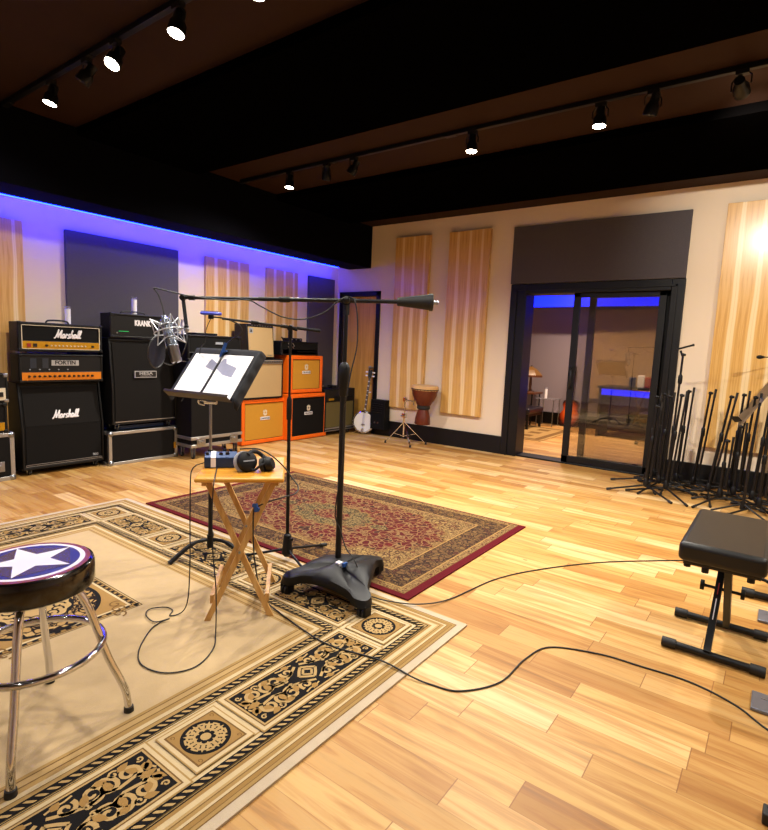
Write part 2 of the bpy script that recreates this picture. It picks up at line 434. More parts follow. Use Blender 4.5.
# ------------------------------------------------------------------ room
YB, XL, ZC = 6.537, -5.78, 3.08
XR, YF, YE = 2.6, -2.8, 10.25
OX0, OX1, OZ = -2.87, -.93, 2.16
struct(MB().box(XL-.1, XR+.1, YF-.1, YE+.1, -.1, 0).build('floor', 'floor'))
struct(MB().box(XL-.1, XR+.1, YF-.1, YE+.1, ZC, ZC+.1).build('ceiling', 'ceil'))
struct(MB().box(XL-.12, XL, YF-.1, YB+.2, 0, ZC).build('wall_left', 'wall'))
DX0, DX1, DZ = -5.72, -4.93, 2.14
w = MB().box(XL, DX0, YB, YB+.22, 0, ZC).box(DX0, DX1, YB, YB+.22, DZ, ZC).box(DX1, OX0, YB, YB+.22, 0, ZC).box(OX0, OX1, YB, YB+.22, OZ, ZC).box(OX1, XR, YB, YB+.22, 0, ZC)
struct(w.build('wall_back', 'wall'))
struct(MB().box(XR, XR+.1, YF-.1, YE+.1, 0, ZC).build('wall_right', 'wall'))
struct(MB().box(XL, XR, YF-.1, YF, 0, ZC).build('wall_front', 'wall'))
struct(MB().box(-4.6, XR, YE, YE+.1, 0, ZC).build('wall_far', 'wallgrey'))
struct(MB().box(-4.7, -4.6, YB+.22, YE+.1, 0, ZC).build('wall_far_left', 'wallgrey'))
bb = MB().box(DX1+.01, OX0, YB-.03, YB, 0, .23).box(OX1, XR, YB-.03, YB, 0, .23)
struct(bb.build('baseboard_back', 'trim', bevel=.004))
struct(MB().box(XL, XL+.02, YF, YB, 0, .2).build('baseboard_left', 'trim'))
struct(MB().box(-4.6, XR, YE-.03, YE, 0, .22).build('baseboard_far', 'trim'))
# soffit with cove recess along the left wall
SX, SZ = -5.13, 2.478
s = MB().box(-5.56, SX, YF, YB-.002, SZ, ZC-.002)
struct(s.build('trim_1', 'soffit', bevel=.004))
struct(MB().box(XL, -5.56, YF, YB-.002, SZ+.05, ZC-.002).build('trim_2', 'cove'))
t = thing('led_strip', 'long glowing blue light strip in the cove under the black soffit', 'light', (-5.575, 2, SZ+.0))
MB().box(-5.583, -5.561, YF+.1, YB-.25, SZ-.004, SZ+.035).build('tape_and_glow', 'blueled', t, world=True)
# ceiling panels
for i, (y0, y1) in enumerate(((-2.3, -1.15), (0.0, 1.15), (2.35, 3.55), (4.64, 6.0))):
    if i < 2: y0 -= .0
    o = MB().box(SX+.004, XR-.02, y0, y1, ZC-.07, ZC-.001).build('ceiling_cloud', 'ceilblack', bevel=.004)
    tag(o, ['wide black ceiling panel behind the viewpoint', 'wide black ceiling panel nearest the viewpoint', 'wide black ceiling panel between the two light tracks',
            'wide black ceiling panel nearest the sliding door wall'][i], 'ceiling panel', 'black ceiling panels')
    if i == 1: bpy.data.objects.remove(o)
    if i == 0: bpy.data.objects.remove(o)

# acoustic panels ----------------------------------------------------------
def wpanel(loc, w_, h_, rz, m_, label, grp, th=.05, name='acoustic_baffle'):
    o = MB().box(0, w_, -th, 0, 0, h_).build(name, m_, loc=loc, bevel=.004)
    o.rotation_euler = (0, 0, rz); return tag(o, label, 'acoustic panel', grp)
gw = 'veneered wooden wall panels'; gg = 'charcoal fabric wall panels'
wpanel((-4.66, YB, .45), .57, 2.42, 0, 'veneer', 'tall wooden wall panel between the wooden door and its twin, behind the goblet drum', gw)
wpanel((-3.785, YB, .45), .60, 2.42, 0, 'veneer', 'tall wooden wall panel just left of the sliding glass door', gw)
wpanel((-.625, YB, .42), 1.25, 2.45, 0, 'veneer', 'wide wooden wall panel with a lamp glare, behind the microphone stands', gw)
wpanel((-2.88, YB, OZ+.005), 1.945, .69, 0, 'acfabric', 'charcoal fabric panel above the sliding glass door', gg, .03)
ZT = 2.315
for y0, y1, m_, lb in ((1.2, 2.13, 'veneer', 'wooden wall panel at the left picture edge behind the smallest amps'),
                       (2.5, 3.72, 'acfabric', 'wide charcoal fabric wall panel behind the black amplifier stacks'),
                       (4.09, 4.75, 'veneer', 'wooden wall panel behind the music stand, left of its narrower twin'),
                       (5.05, 5.63, 'veneer', 'narrow wooden wall panel above the tan combo amplifier'),
                       (5.86, 6.42, 'acfabric', 'narrow charcoal fabric wall panel beside the wooden door')):
    wpanel((XL, y0, .3), y1-y0, ZT-.3, PI/2, m_, lb, gw if m_ == 'veneer' else gg, .04)

# wooden door at the left end of the back wall
o = thing('door_1', '', ''); del o['label']; del o['category']; struct(o)
MB().box(DX0, DX0+.06, YB-.02, YB+.2, 0, DZ).box(DX1-.07, DX1, YB-.02, YB+.2, 0, DZ).box(DX0, DX1, YB-.02, YB+.2, DZ-.07, DZ).build('door_frame', 'trim', o, bevel=.003)
MB().box(DX0+.06, DX1-.07, YB+.06, YB+.1, .005, DZ-.07).build('door_leaf', 'doorwood', o)
MB().cyl((DX1-.14, YB+.06, 1.0), (DX1-.14, YB+.0, 1.0), .012).ball((DX1-.14, YB-.01, 1.0), .028).build('door_knob', 'steel', o)
# sliding glass door
o = thing('door_2', '', ''); del o['label']; del o['category']; struct(o)
fr = MB().box(OX0, -2.66, YB-.03, YB+.24, 0, OZ).box(-1.06, OX1, YB-.03, YB+.24, 0, OZ).box(-2.66, -1.06, YB-.03, YB+.24, 2.04, OZ).box(-2.66, -1.06, YB+.0, YB+.24, 0, .02)
fr.build('door_frame', 'trim', o, bevel=.006)
MB().box(-2.80, -2.78, YB-.045, YB-.03, 0, 2.10).box(-1.02, -1.00, YB-.045, YB-.03, 0, 2.10).box(-2.80, -1.0, YB-.045, YB-.03, 2.08, 2.10).build('door_moulding', 'trim', o)
def sash(x0, x1, y, nm):
    q = MB().box(x0, x0+.075, y, y+.045, .02, 2.04).box(x1-.075, x1, y, y+.045, .02, 2.04).box(x0, x1, y, y+.045, 1.99, 2.04).box(x0, x1, y, y+.045, .02, .10).build(nm, 'trim', o, bevel=.004)
    MB().box(x0+.07, x1-.07, y+.018, y+.026, .09, 2.0).build('glass_pane', 'glass', q)
    return q
q = sash(-2.09, -1.10, YB+.02, 'sliding_sash')
MB().tube(smooth_path([(-2.05, YB+.02, .92), (-2.04, YB-.035, .95), (-2.035, YB-.05, 1.04), (-2.04, YB-.035, 1.13), (-2.05, YB+.02, 1.16)]), .011).build('door_handle', 'black', q)
q = sash(-1.93, -1.06, YB+.10, 'fixed_sash')

# ------------------------------------------------------------------ track lights
def track(y, x0, x1, label):
    t_ = thing('light_track', label, 'track', (x0, y, ZC-.035), 0, 'black ceiling light tracks')
    MB().box(x0, x1, y-.018, y+.018, ZC-.035, ZC-.001).build('rail', 'metal_black', t_, world=True, bevel=.003)
    MB().box(x0, x0+.12, y-.022, y+.022, ZC-.042, ZC-.0345).build('power_feed', 'black', t_, world=True)
    for xx in (x0+1.3, x0+2.6):
        MB().box(xx, xx+.10, y-.021, y+.021, ZC-.0385, ZC-.0345).build('joiner', 'black', t_, world=True)
track(1.80, -5.10, 2.0, 'black ceiling track carrying the four lamps at upper left')
track(4.045, -5.05, 2.2, 'long black ceiling track running above the room centre')
track(-.45, -5.10, 2.0, 'black ceiling track behind the viewpoint')
def head(x, y, aim, lit, label, power=0, spread=160, z=2.945):
    t_ = thing('track_light', label, 'ceiling light', (x, y, ZC-.035), 0, 'track spotlights')
    aim = Vector(aim).normalized(); P = Vector((x, y, z))
    MB().box(x-.035, x+.035, y-.02, y+.02, ZC-.062, ZC-.0355).cyl((x, y, ZC-.062), (x, y, z+.075), .009).build('adapter', 'black', t_, world=True)
    sd = aim.cross(Vector((0, 1, .01))).normalized()
    top = Vector((x, y, z+.075))
    MB().tube([P+sd*.052, P+sd*.052+Vector((0, 0, .05)), top+sd*.03, top-sd*.03, P-sd*.052+Vector((0, 0, .05)), P-sd*.052], .005, 6).build('yoke', 'black', t_, world=True)
    T = Matrix.Translation(P) @ aim.to_track_quat('Z', 'Y').to_matrix().to_4x4()
    MB().lathe([(0, -.075), (.028, -.075), (.030, -.02), (.044, 0), (.046, .055), (.042, .052), (.03, .05)], T, 20).build('can', 'metal_black', t_, world=True)
    MB().lathe([(0, .054), (.042, .054)], T, 20).build('lens', 'lampface' if lit else 'offface', t_, world=True)
    if lit:
        l = bpy.data.lights.new('spot', 'SPOT'); l.energy = power; l.color = (1.0, .93, .82); l.spot_size = R(spread); l.spot_blend = 1.0; l.shadow_soft_size = .045
        lo = bpy.data.objects.new('spot', l); COL.objects.link(lo); lo.location = P+aim*.07; lo.rotation_euler = (-aim).to_track_quat('Z', 'Y').to_euler()
        lo.parent = t_; lo.matrix_parent_inverse = Matrix.LocRotScale(t_.location, t_.rotation_euler, None).inverted()
        if l.energy == 0: bpy.data.objects.remove(lo)
P1, P2 = 116, 480
head(-4.306, 1.812, (-.1, -.25, -1), 1, 'lit track spotlight farthest left, above the stacks with white script', P1)
head(-3.772, 1.80, (-.5, -.5, -1), 0, 'unlit track spotlight between the two leftmost lit ones')
head(-3.397, 1.79, (.1, -.5, -.85), 1, 'lit tilted track spotlight second from the left', P1)
head(-2.757, 1.79, (0, -.25, -1), 1, 'lit track spotlight on the left track nearest the top picture edge', P1)
head(-2.137, 1.80, (0, -.2, -1), 1, 'lit track spotlight just above the top picture edge', P1)
head(-.9, 1.80, (0, -.2, -1), 1, 'lit track spotlight beyond the top edge over the keyboard bench', P1)
head(-4.277, 4.045, (0, -.1, -1), 1, 'lit track spotlight closest to the black soffit on the far track', P2)
head(-3.757, 4.03, (-.3, .3, -1), 0, 'unlit track spotlight beside the lit one near the soffit on the far track')
head(-3.418, 4.03, (-.6, -.2, -1), 0, 'unlit track spotlight angled sideways, second past the soffit')
head(-2.201, 4.045, (0, -.05, -1), 1, 'lit track spotlight on the far track, in front of the sliding door', P2)
head(-1.216, 4.05, (0, -.05, -1), 1, 'lit track spotlight on the far track, left of an unlit one', P2)
head(-.879, 4.03, (-.3, .2, -1), 0, 'unlit track spotlight between the two rightmost lit ones')
head(-.393, 4.03, (.06, 1, -.18), 1, 'lit track spotlight farthest right, turned toward the wide wooden panel', 200, 70)
for i, x in enumerate((-4.2, -2.6, -.9, .8)):
    head(x, -.45, (0, .35, -1), 1, ['leftmost', 'second', 'third', 'rightmost'][i]+' lit spotlight on the track behind the viewpoint', 64)
head(1.1, 1.80, (-.1, .2, -1), 1, 'lit track spotlight right of the picture on the near track', P1)
head(1.3, 4.04, (-.1, .3, -1), 1, 'lit track spotlight right of the picture on the far track', P2)

# ------------------------------------------------------------------ rugs
def rect(mb, x0, x1, y0, y1, z, m_): mb.m(m_).poly([(x0, y0, z), (x1, y0, z), (x1, y1, z), (x0, y1, z)])
def ribbon(mb, pts, w_, z, m_):
    mb.m(m_); n = len(pts); L, Rr = [], []
    for i, p in enumerate(pts):
        q0, q1 = pts[max(i-1, 0)], pts[min(i+1, n-1)]
        dx, dy = q1[0]-q0[0], q1[1]-q0[1]; l = math.hypot(dx, dy) or 1e-6
        ww = (w_[i] if isinstance(w_, list) else w_)/2
        L.append(mb.bm.verts.new((p[0]-dy/l*ww, p[1]+dx/l*ww, z))); Rr.append(mb.bm.verts.new((p[0]+dy/l*ww, p[1]-dx/l*ww, z)))
    for i in range(n-1): mb._f([Rr[i], Rr[i+1], L[i+1], L[i]], False)
def spiral(cx, cy, r, a0, turns, n=16, dirn=1):
    return [(cx+r*(1-.82*i/n)*math.cos(a0+dirn*turns*2*PI*i/n), cy+r*(1-.82*i/n)*math.sin(a0+dirn*turns*2*PI*i/n)) for i in range(n+1)]
def leafpoly(cx, cy, ang, l, w_):
    ca, sa = math.cos(ang), math.sin(ang); out = []
    for u_, v_ in ((0, 0), (.3, .5), (.6, .42), (.82, .2), (1, 0), (.82, -.2), (.6, -.42), (.3, -.5)):
        x, y = u_*l, v_*w_; out.append((cx+x*ca-y*sa, cy+x*sa+y*ca))
    return out
def scroll_panel(mb, cx, cy, hl, hw, along, z, black, gold, goldlt):
    """black panel, half length hl / half width hw, with acanthus scrolls; along='x' or 'y'"""
    def W(p): return (cx+p[0], cy+p[1]) if along == 'x' else (cx+p[1], cy+p[0])
    x0, y0 = W((-hl, -hw)); x1, y1 = W((hl, hw))
    rect(mb, x0, x1, y0, y1, z, black)
    z1 = z+.0003; u_ = hw
    def rib(p, w_): ribbon(mb, [W(q_) for q_ in p], w_, z1, gold)
    def leaf(x, y, a_, l, ww, m_=None): mb.m(goldlt if m_ is None else m_).poly([(*W(q_), z1+.0002) for q_ in leafpoly(x, y, a_, l, ww)])
    for sx in (-1, 1):
        for sy in (-1, 1):
            def mr(p): return [(q_[0]*sx, q_[1]*sy) for q_ in p]
            n = 16; tw = lambda a1, a2: [a1+(a2-a1)*i/n for i in range(n+1)]
            rib(mr(spiral(hl*.86-u_*.30, u_*.44, u_*.36, -1.2, 1.15, n)), tw(u_*.17, u_*.10))
            rib(mr(spiral(hl*.86-u_*.95, u_*.42, u_*.40, 2.4, 1.2, n, -1)), tw(u_*.17, u_*.10))
            rib(mr(spiral(hl*.42, u_*.50, u_*.36, -2.2, 1.25, n)), tw(u_*.17, u_*.10))
            rib(mr(spiral(hl*.20, u_*.55, u_*.28, .6, 1.2, n, -1)), tw(u_*.15, u_*.09))
            rib(mr([(hl*.90, u_*.05), (hl*.80, u_*.20), (hl*.62, u_*.12), (hl*.5, u_*.30), (hl*.34, u_*.18), (hl*.2, u_*.34), (hl*.04, u_*.62)]), u_*.12)
            rib(mr([(0, u_*.42), (hl*.07, u_*.25), (hl*.15, 0)]), u_*.12)
            rib(mr([(0, u_*.24), (hl*.04, u_*.12), (hl*.08, 0)]), u_*.10)
            rib(mr(spiral(hl*.66, u_*.74, u_*.17, .5, 1.1, 10)), u_*.07); rib(mr(spiral(hl*.33, u_*.16, u_*.15, 2.5, 1.1, 10, -1)), u_*.07); rib(mr(spiral(hl*.93, u_*.74, u_*.13, 3.5, 1.1, 10)), u_*.06); rib(mr(spiral(hl*.56, u_*.42, u_*.12, 1.5, 1.0, 10)), u_*.06)
            rib(mr([(hl*.98, u_*.06), (hl*.95, u_*.26), (hl*.9, u_*.3)]), u_*.08); rib(mr([(hl*.05, u_*.80), (hl*.13, u_*.86), (hl*.22, u_*.84), (hl*.3, u_*.9)]), u_*.07)
            for (lx, ly, la, ll) in ((.90, .10, 1.0, .5), (.84, .30, 2.2, .45), (.70, .72, .4, .45), (.56, .2, 1.6, .5), (.30, .25, 1.0, .5), (.47, .78, -.3, .4), (.1, .75, .6, .35), (.94, .5, -2.0, .35)):
                ang = la if sx > 0 else PI-la
                leaf(lx*hl*sx, ly*u_*sy, ang*sy, ll*u_, u_*.26)
        leaf(hl*.80*sx, 0, 0 if sx > 0 else PI, u_*.55, u_*.30)
def rosette(mb, cx, cy, h, z, black, gold, tan, goldlt, line):
    rect(mb, cx-h, cx+h, cy-h, cy+h, z, line); g_ = h-.006
    rect(mb, cx-g_, cx+g_, cy-g_, cy+g_, z+.0002, gold)
    r = h*.86
    mb.m(black).poly([(cx+r*math.cos(i*PI/20), cy+r*math.sin(i*PI/20), z+.0004) for i in range(40)])
    for k in range(8):
        a_ = k*PI/4
        ribbon(mb, [(cx+r*.80*math.cos(a_+.39+q_*.05), cy+r*.80*math.sin(a_+.39+q_*.05)) for q_ in range(-4, 5)], r*.09, z+.0006, tan)
        mb.m(tan).poly([(*q_, z+.0007) for q_ in leafpoly(cx+r*.30*math.cos(a_+.39), cy+r*.30*math.sin(a_+.39), a_+.39, r*.42, r*.15)])
        for dd in (-1, 1):
            sc_ = r*.19; px_, py_ = cx+r*.62*math.cos(a_+dd*.2), cy+r*.62*math.sin(a_+dd*.2)
            ribbon(mb, spiral(px_, py_, sc_, a_+PI, 1.0, 10, dd), [r*.12-.004*r*i for i in range(11)], z+.0006, tan)
        mb.m(goldlt).poly([(*q_, z+.0008) for q_ in leafpoly(cx+r*.42*math.cos(a_), cy+r*.42*math.sin(a_), a_, r*.48, r*.17)])
    mb.m(tan).poly([(cx+r*.22*math.cos(i*PI/6), cy+r*.22*math.sin(i*PI/6), z+.0007) for i in range(12)])
    for sx in (-1, 1):
        for sy in (-1, 1): ribbon(mb, spiral(cx+sx*h*.80, cy+sy*h*.80, h*.10, 0, 1, 8), h*.03, z+.0004, line)
RM = ['r_edge', 'r_field', 'r_cream', 'r_tan', 'r_gold', 'r_brown', 'r_black', 'r_goldlt', 'med_black']
E_, FI, CR, TA, GO, BR, BL, GL, MD = range(9)
X0, X1, Y0, Y1 = -4.18, -1.09, -.24, 2.235
rg = MB(); rg.m(E_).box(X0, X1, Y0, Y1, 0.001, .009)
z = .0093
def band(d0, m_):
    global z
    rect(rg, X0+d0, X1-d0, Y0+d0, Y1-d0, z, m_); z += .00025
for d, m_ in ((.036, BR), (.040, TA), (.052, BR), (.054, GO), (.068, BR), (.071, CR), (.080, TA), (.092, BR), (.095, GL), (.104, CR), (.122, GO), (.135, BL), (.139, GL)): band(d, m_)
CH_OUT = z; band(.172, BL); band(.176, CR); band(.188, TA); band(.194, CR)
PB = z
band(.412, CR); band(.428, TA); band(.434, CR); band(.438, BL); band(.441, GL); band(.474, BL); band(.478, TA); band(.492, BR); band(.495, CR); band(.512, TA); band(.53, BR); band(.534, GL); band(.556, BR); band(.56, TA); band(.572, FI)
top = z
def chain(d, w_):
    zz = top+.0004; st = .030
    def strip(horizontal, c_, a0, a1):
        n = int((a1-a0)/st)
        def P(x, y, zq): return (x, c_+y, zq) if horizontal else (c_+y, x, zq)
        rg.m(BL).poly([P(a0, -w_*.5, zz), P(a1, -w_*.5, zz), P(a1, w_*.5, zz), P(a0, w_*.5, zz)])
        for i in range(n):
            p = a0+(i+.5)*(a1-a0)/n; h = st*.26; sk = st*.42
            rg.m(GL).poly([P(p-h-sk*.6, -w_*.36, zz+.0002), P(p+h*.4-sk*.6, -w_*.36, zz+.0002), P(p+h*.9, 0, zz+.0002), P(p+h+sk*.6, w_*.36, zz+.0002), P(p-h*.4+sk*.6, w_*.36, zz+.0002), P(p-h*.9, 0, zz+.0002)])
    strip(True, Y1-d, X0+d, X1-d); strip(False, X1-d, Y0+d, Y1-d); strip(True, Y0+d, X0+d, X1-d); strip(False, X0+d, Y0+d, Y1-d)
chain(.156, .028); chain(.458, .028)
xs = [-1.395, -2.165, -3.105, -3.875]; ys = [1.965-.035, .995, .06]
ys = [1.93, .995, .06]
zp = PB+.0040
cs = .303
done = set()
xc = [X1-cs, -2.165, -3.105, X0+cs]; yc = [Y1-cs, .995, Y0+cs]
def sq(cx, cy):
    rect(rg, cx-.112, cx+.112, cy-.112, cy+.112, zp, TA)
    rect(rg, cx-.107, cx+.107, cy-.107, cy+.107, zp+.0002, CR); rosette(rg, cx, cy, .093, zp+.0004, BL, GO, GL, GL, BR)
for cx in xc:
    for cy in (yc[0], yc[2]): sq(cx, cy)
for cx in (xc[0], xc[3]): sq(cx, yc[1])
def frame_panel(cx, cy, hl, hw, along):
    for dd, m_ in ((.032, TA), (.026, CR), (.012, BR), (.007, GL)):
        a_, b_ = (hl+dd, hw+dd) if along == 'x' else (hw+dd, hl+dd)
        rect(rg, cx-a_, cx+a_, cy-b_, cy+b_, zp+(.032-dd)*.02, m_)
    scroll_panel(rg, cx, cy, hl, hw, along, zp+.0009, BL, GL, GO)
for cy in (yc[0], yc[2]):
    for i in range(3):
        m0, m1 = xc[i], xc[i+1]; frame_panel((m0+m1)/2, cy, abs(m1-m0)/2-.165, .098, 'x')
for cx in (xc[0], xc[3]):
    for i in range(2):
        m0, m1 = yc[i], yc[i+1]; frame_panel(cx, (m0+m1)/2, abs(m1-m0)/2-.165, .098, 'y')
# centre medallion block
mx, my = (X0+X1)/2, .995
for dd, m_ in ((0, BL), (.004, GL), (.012, BL), (.016, GO), (.034, BL), (.038, CR), (.05, GO)):
    rect(rg, mx-.25+dd-.15, mx+.25-dd, my-.35+dd, my+.35-dd, top+.0003+dd*.02, m_)
zc = top+.0018
mcx = mx-.075
for k in range(60):
    pass
def ell(rx, ry, zz, m_, lob=0):
    rg.m(m_).poly([(mcx+rx*(1+lob*math.cos(12*i*PI/36))*math.cos(i*PI/36), my+ry*(1+lob*math.cos(12*i*PI/36))*math.sin(i*PI/36), zz) for i in range(72)])
ell(.29, .275, zc, BL); ell(.27, .255, zc+.0002, MD); ell(.17, .16, zc+.0004, BL); ell(.155, .145, zc+.0006, GL, .04)
for k in range(16):
    a_ = k*PI/8
    ribbon(rg, spiral(mcx+.10*math.cos(a_), my+.095*math.sin(a_), .032, a_, 1.0, 10), .009, zc+.0008, BL)
for sx in (-1, 1):
    for sy in (-1, 1):
        for k in range(3): ribbon(rg, spiral(mcx+sx*(.33-.05*k), my+sy*(.25+.018*k-.02), .035, k, 1.1, 12), .008, zc+.0002, BR)
# small dark steps of the block's border
for i in range(16):
    yy = my-.33+i*.044
    for xx in (mx+.25-.026, mx-.40+.026): rg.m(BL).poly([(xx-.007, yy-.012, zc), (xx+.007, yy-.012, zc), (xx+.007, yy+.012, zc), (xx-.007, yy+.012, zc)])
for i in range(15):
    xx = mx-.375+i*.0435
    for yy in (my+.35-.026, my-.35+.026): rg.m(BL).poly([(xx-.012, yy-.007, zc), (xx+.012, yy-.007, zc), (xx+.012, yy+.007, zc), (xx-.012, yy+.007, zc)])
o = rg.build('area_rug', RM); tag(o, 'large beige area rug with black scroll panels in its border', 'rug')

rr = MB(); A0, A1, B0, B1 = -3.95, -1.45, 2.262, 3.86
rr.m(0).box(A0, A1, B0, B1, .001, .009)
z = .0094
RR = ['r_red', 'r_gold', 'p_border2', 'p_border', 'p_corner', 'p_field', 'p_med', 'r_black', 'r_brown']
def rb(dx, dy, m_, dfar=None):
    global z
    rect(rr, A0+dx, A1-dx, B0+dy, B1-(dy if dfar is None else dfar), z, m_); z += .0003
rb(.052, .04, 8, .016); rb(.056, .044, 2, .02); rb(.10, .09, 1, .066); rb(.108, .098, 3, .074); rb(.28, .25, 1, .23); rb(.288, .258, 2, .238); rb(.33, .30, 4, .28)
cx, cy = (A0+A1)/2, (B0+B1)/2
def lob(rx, ry, nl, amp, m_, sharp=1.0):
    global z
    pts = []
    for i in range(180):
        t_ = 2*PI*i/180; k_ = 1+amp*abs(math.sin(nl*t_/2))-amp*.5
        # super-ellipse-ish elongated medallion ground
        ex = math.copysign(abs(math.cos(t_))**sharp, math.cos(t_)); ey = math.copysign(abs(math.sin(t_))**sharp, math.sin(t_))
        pts.append((cx+rx*k_*ex, cy+ry*k_*ey, z))
    rr.m(m_).poly(pts); z += .0003
lob(.93, .52, 22, .10, 8, .95); lob(.915, .505, 22, .10, 5, .95)
lob(.36, .23, 16, .14, 8); lob(.345, .215, 16, .14, 6); lob(.16, .10, 10, .12, 5)
for sx in (-1, 1):
    rr.m(6).poly([(cx+sx*(.46+.07*math.cos(i*PI/8)), cy+.05*math.sin(i*PI/8), z) for i in range(16)])
    for sy in (-1, 1):
        for k in range(9):
            px_ = cx+sx*(A1-A0)/2*(.12+.085*k); py_ = cy+sy*(B1-B0)/2*.80
            ribbon(rr, spiral(px_, py_, .035, k, 1.1, 10, sx*sy), .008, z, 8)
o = rr.build('oriental_rug', RR); tag(o, 'red and tan oriental rug with dense floral pattern and crimson edge', 'rug')

# ------------------------------------------------------------------ amplifiers
def crate(root, D, W, H, body='tolex', rim=.02, grille=None, gz0=None, gz1=None, slant=0, bev=.012, inset=.012, name='body', groove=None):
    """box with its front at local x=0, width along y, sitting on z=0; grille cloth recessed in the front"""
    g0 = rim if gz0 is None else gz0; g1 = H-rim if gz1 is None else gz1
    mb = MB().box(-D, -inset-.002, -W/2, W/2, 0, H)
    mb.box(-inset-.004, 0, -W/2, -W/2+rim, 0, H).box(-inset-.004, 0, W/2-rim, W/2, 0, H)
    mb.box(-inset-.004, 0, -W/2+rim-.004, W/2-rim+.004, 0, g0).box(-inset-.004, 0, -W/2+rim-.004, W/2-rim+.004, g1, H)
    o_ = mb.build(name, body, root, bevel=bev, seg=3)
    if grille:
        MB().box(-inset-.003, -inset+.004, -W/2+rim-.003, W/2-rim+.003, g0-.003, g1+.003).build('grille', grille, root)
    return o_
def piping(root, W, z0, z1, x=-.004, t_=.004, m_='cream', name='piping'):
    MB().box(x-.004, x+.003, -W/2, W/2, z0, z0+t_).box(x-.004, x+.003, -W/2, W/2, z1-t_, z1).box(x-.004, x+.003, -W/2, -W/2+t_, z0, z1).box(x-.004, x+.003, W/2-t_, W/2, z0, z1).build(name, m_, root)
def knobs(root, n, y0, y1, z, r=.010, x=0.0, m_='black', d=.016):
    for i in range(n):
        y = y0+(y1-y0)*i/max(1, n-1)
        MB().cyl((x, y, z), (x+d, y, z), r, r*.8, 12).build('knob', m_, root)
def corners(root, D, W, H, m_='plastic', s_=.035, names='corner_cap', both=True):
    for y in (-1, 1):
        for zz in ((0, 1) if both else (1,)):
            z0 = -.003 if zz == 0 else H-s_+.003
            y0 = y*W/2
            mb = MB().box(-s_, .004, min(y0+y*.003, y0-y*s_), max(y0+y*.003, y0-y*s_), z0, z0+s_)
            mb.build(names, m_, root, bevel=.008, seg=2)
def casters(root, D, W, h=.055, m_='steel', ins=.07):
    for x in (-ins, -D+ins):
        for y in (-W/2+ins, W/2-ins):
            MB().m(0).box(x-.03, x+.03, y-.025, y+.025, -.008, .001).box(x-.014, x+.02, y-.020, y-.014, -h+.018, -.006).box(x-.014, x+.02, y+.014, y+.020, -h+.018, -.006).m(1).cyl((x+.01, y-.012, -h+.025), (x+.01, y+.012, -h+.025), .025, n=18).build('caster', [m_, 'rubber'], root, bevel=.002)
def handle_top(root, D, H, w_=.2):
    MB().tube(smooth_path([(-D/2, -w_/2, H), (-D/2, -w_/2+.02, H+.022), (-D/2, 0, H+.028), (-D/2, w_/2-.02, H+.022), (-D/2, w_/2, H)]), .008, 8).build('carry_handle', 'rubber', root)
def strokes(root, letters, T, r, m_='white', name='script_lettering'):
    mb = MB()
    for L in letters: mb.tube([T @ Vector((x, y, .002)) for x, y, *_ in smooth_path([(p[0], p[1], 0) for p in L], 5)], r, 6)
    return mb.build(name, m_, root)
MARSH = [[(-.05, .05), (.05, .0), (.2, .35), (.32, .95), (.30, 1.0)], [(.32, .97), (.36, .4), (.40, .05), (.55, .5), (.74, 1.0)], [(.74, 1.0), (.72, .4), (.74, .05), (.86, .08)],
         [(1.18, .42), (1.0, .48), (.90, .2), (1.02, 0), (1.15, .2), (1.2, .45), (1.18, .1), (1.3, .05)], [(1.32, .02), (1.40, .48), (1.46, .40), (1.56, .48)],
         [(1.56, .02), (1.72, .02), (1.76, .2), (1.66, .32), (1.76, .5), (1.88, .42)], [(1.88, 0), (2.0, .5), (2.08, .98), (2.0, .8), (1.97, .05)], [(2.0, .25), (2.1, .46), (2.2, .38), (2.2, .05), (2.3, .05)],
         [(2.60, .42), (2.42, .48), (2.34, .2), (2.44, 0), (2.58, .2), (2.62, .45), (2.6, .1), (2.7, .05)], [(2.7, .05), (2.86, .5), (2.92, .98), (2.82, .8), (2.82, .08), (2.95, .05)], [(2.95, .05), (3.1, .5), (3.17, .98), (3.06, .8), (3.06, .08), (3.25, .12)]]
def marshall_logo(root, y, z, h, x=.0, tilt=None):
    T = (tilt or faceX(x, y, z)) @ Matrix.Diagonal((h*.95, h, 1, 1)) @ Matrix(((1, .22, 0, -1.7), (0, 1, 0, -.5), (0, 0, 1, 0), (0, 0, 0, 1)))
    return strokes(root, MARSH, T, h*.085)

def amp(name, label, cat, X, Y0, Y1, z0, grp=None, rz=0):
    return thing(name, label, cat, (X, (Y0+Y1)/2, z0), rz, grp)
GH, GC, GF, GB = 'amplifier heads along the left wall', 'speaker cabinets along the left wall', 'flight cases along the left wall', 'combo amplifiers along the left wall'

# -- stack with white script: slanted cabinet and two heads
W_ = .735
r = amp('speaker_cabinet', 'black slanted speaker cabinet with white Marshall script under two gold-trimmed heads', 'speaker cabinet', -5.45, 1.955, 2.69, .055, GC)
H_ = .80; D_ = .31
mb = MB()
prof = [(-D_, 0), (0, 0), (0, .40), (-.075, H_), (-D_, H_)]
T = Matrix(((1, 0, 0, 0), (0, 0, -1, 0), (0, 1, 0, 0), (0, 0, 0, 1)))
mb.prism(prof, -W_/2, -W_/2+.022, T).prism(prof, W_/2-.022, W_/2, T)
inner = [(-D_, .022), (-.016, .022), (-.016, .40), (-.09, H_-.022), (-D_, H_-.022)]
mb.prism(inner, -W_/2+.02, W_/2-.02, T).prism([(-D_, 0), (0, 0), (0, .03), (-D_, .03)], -W_/2+.01, W_/2-.01, T).prism([(-D_, H_-.03), (-.070, H_-.03), (-.075, H_), (-D_, H_)], -W_/2+.01, W_/2-.01, T)
mb.build('body', 'tolex', r, bevel=.008)
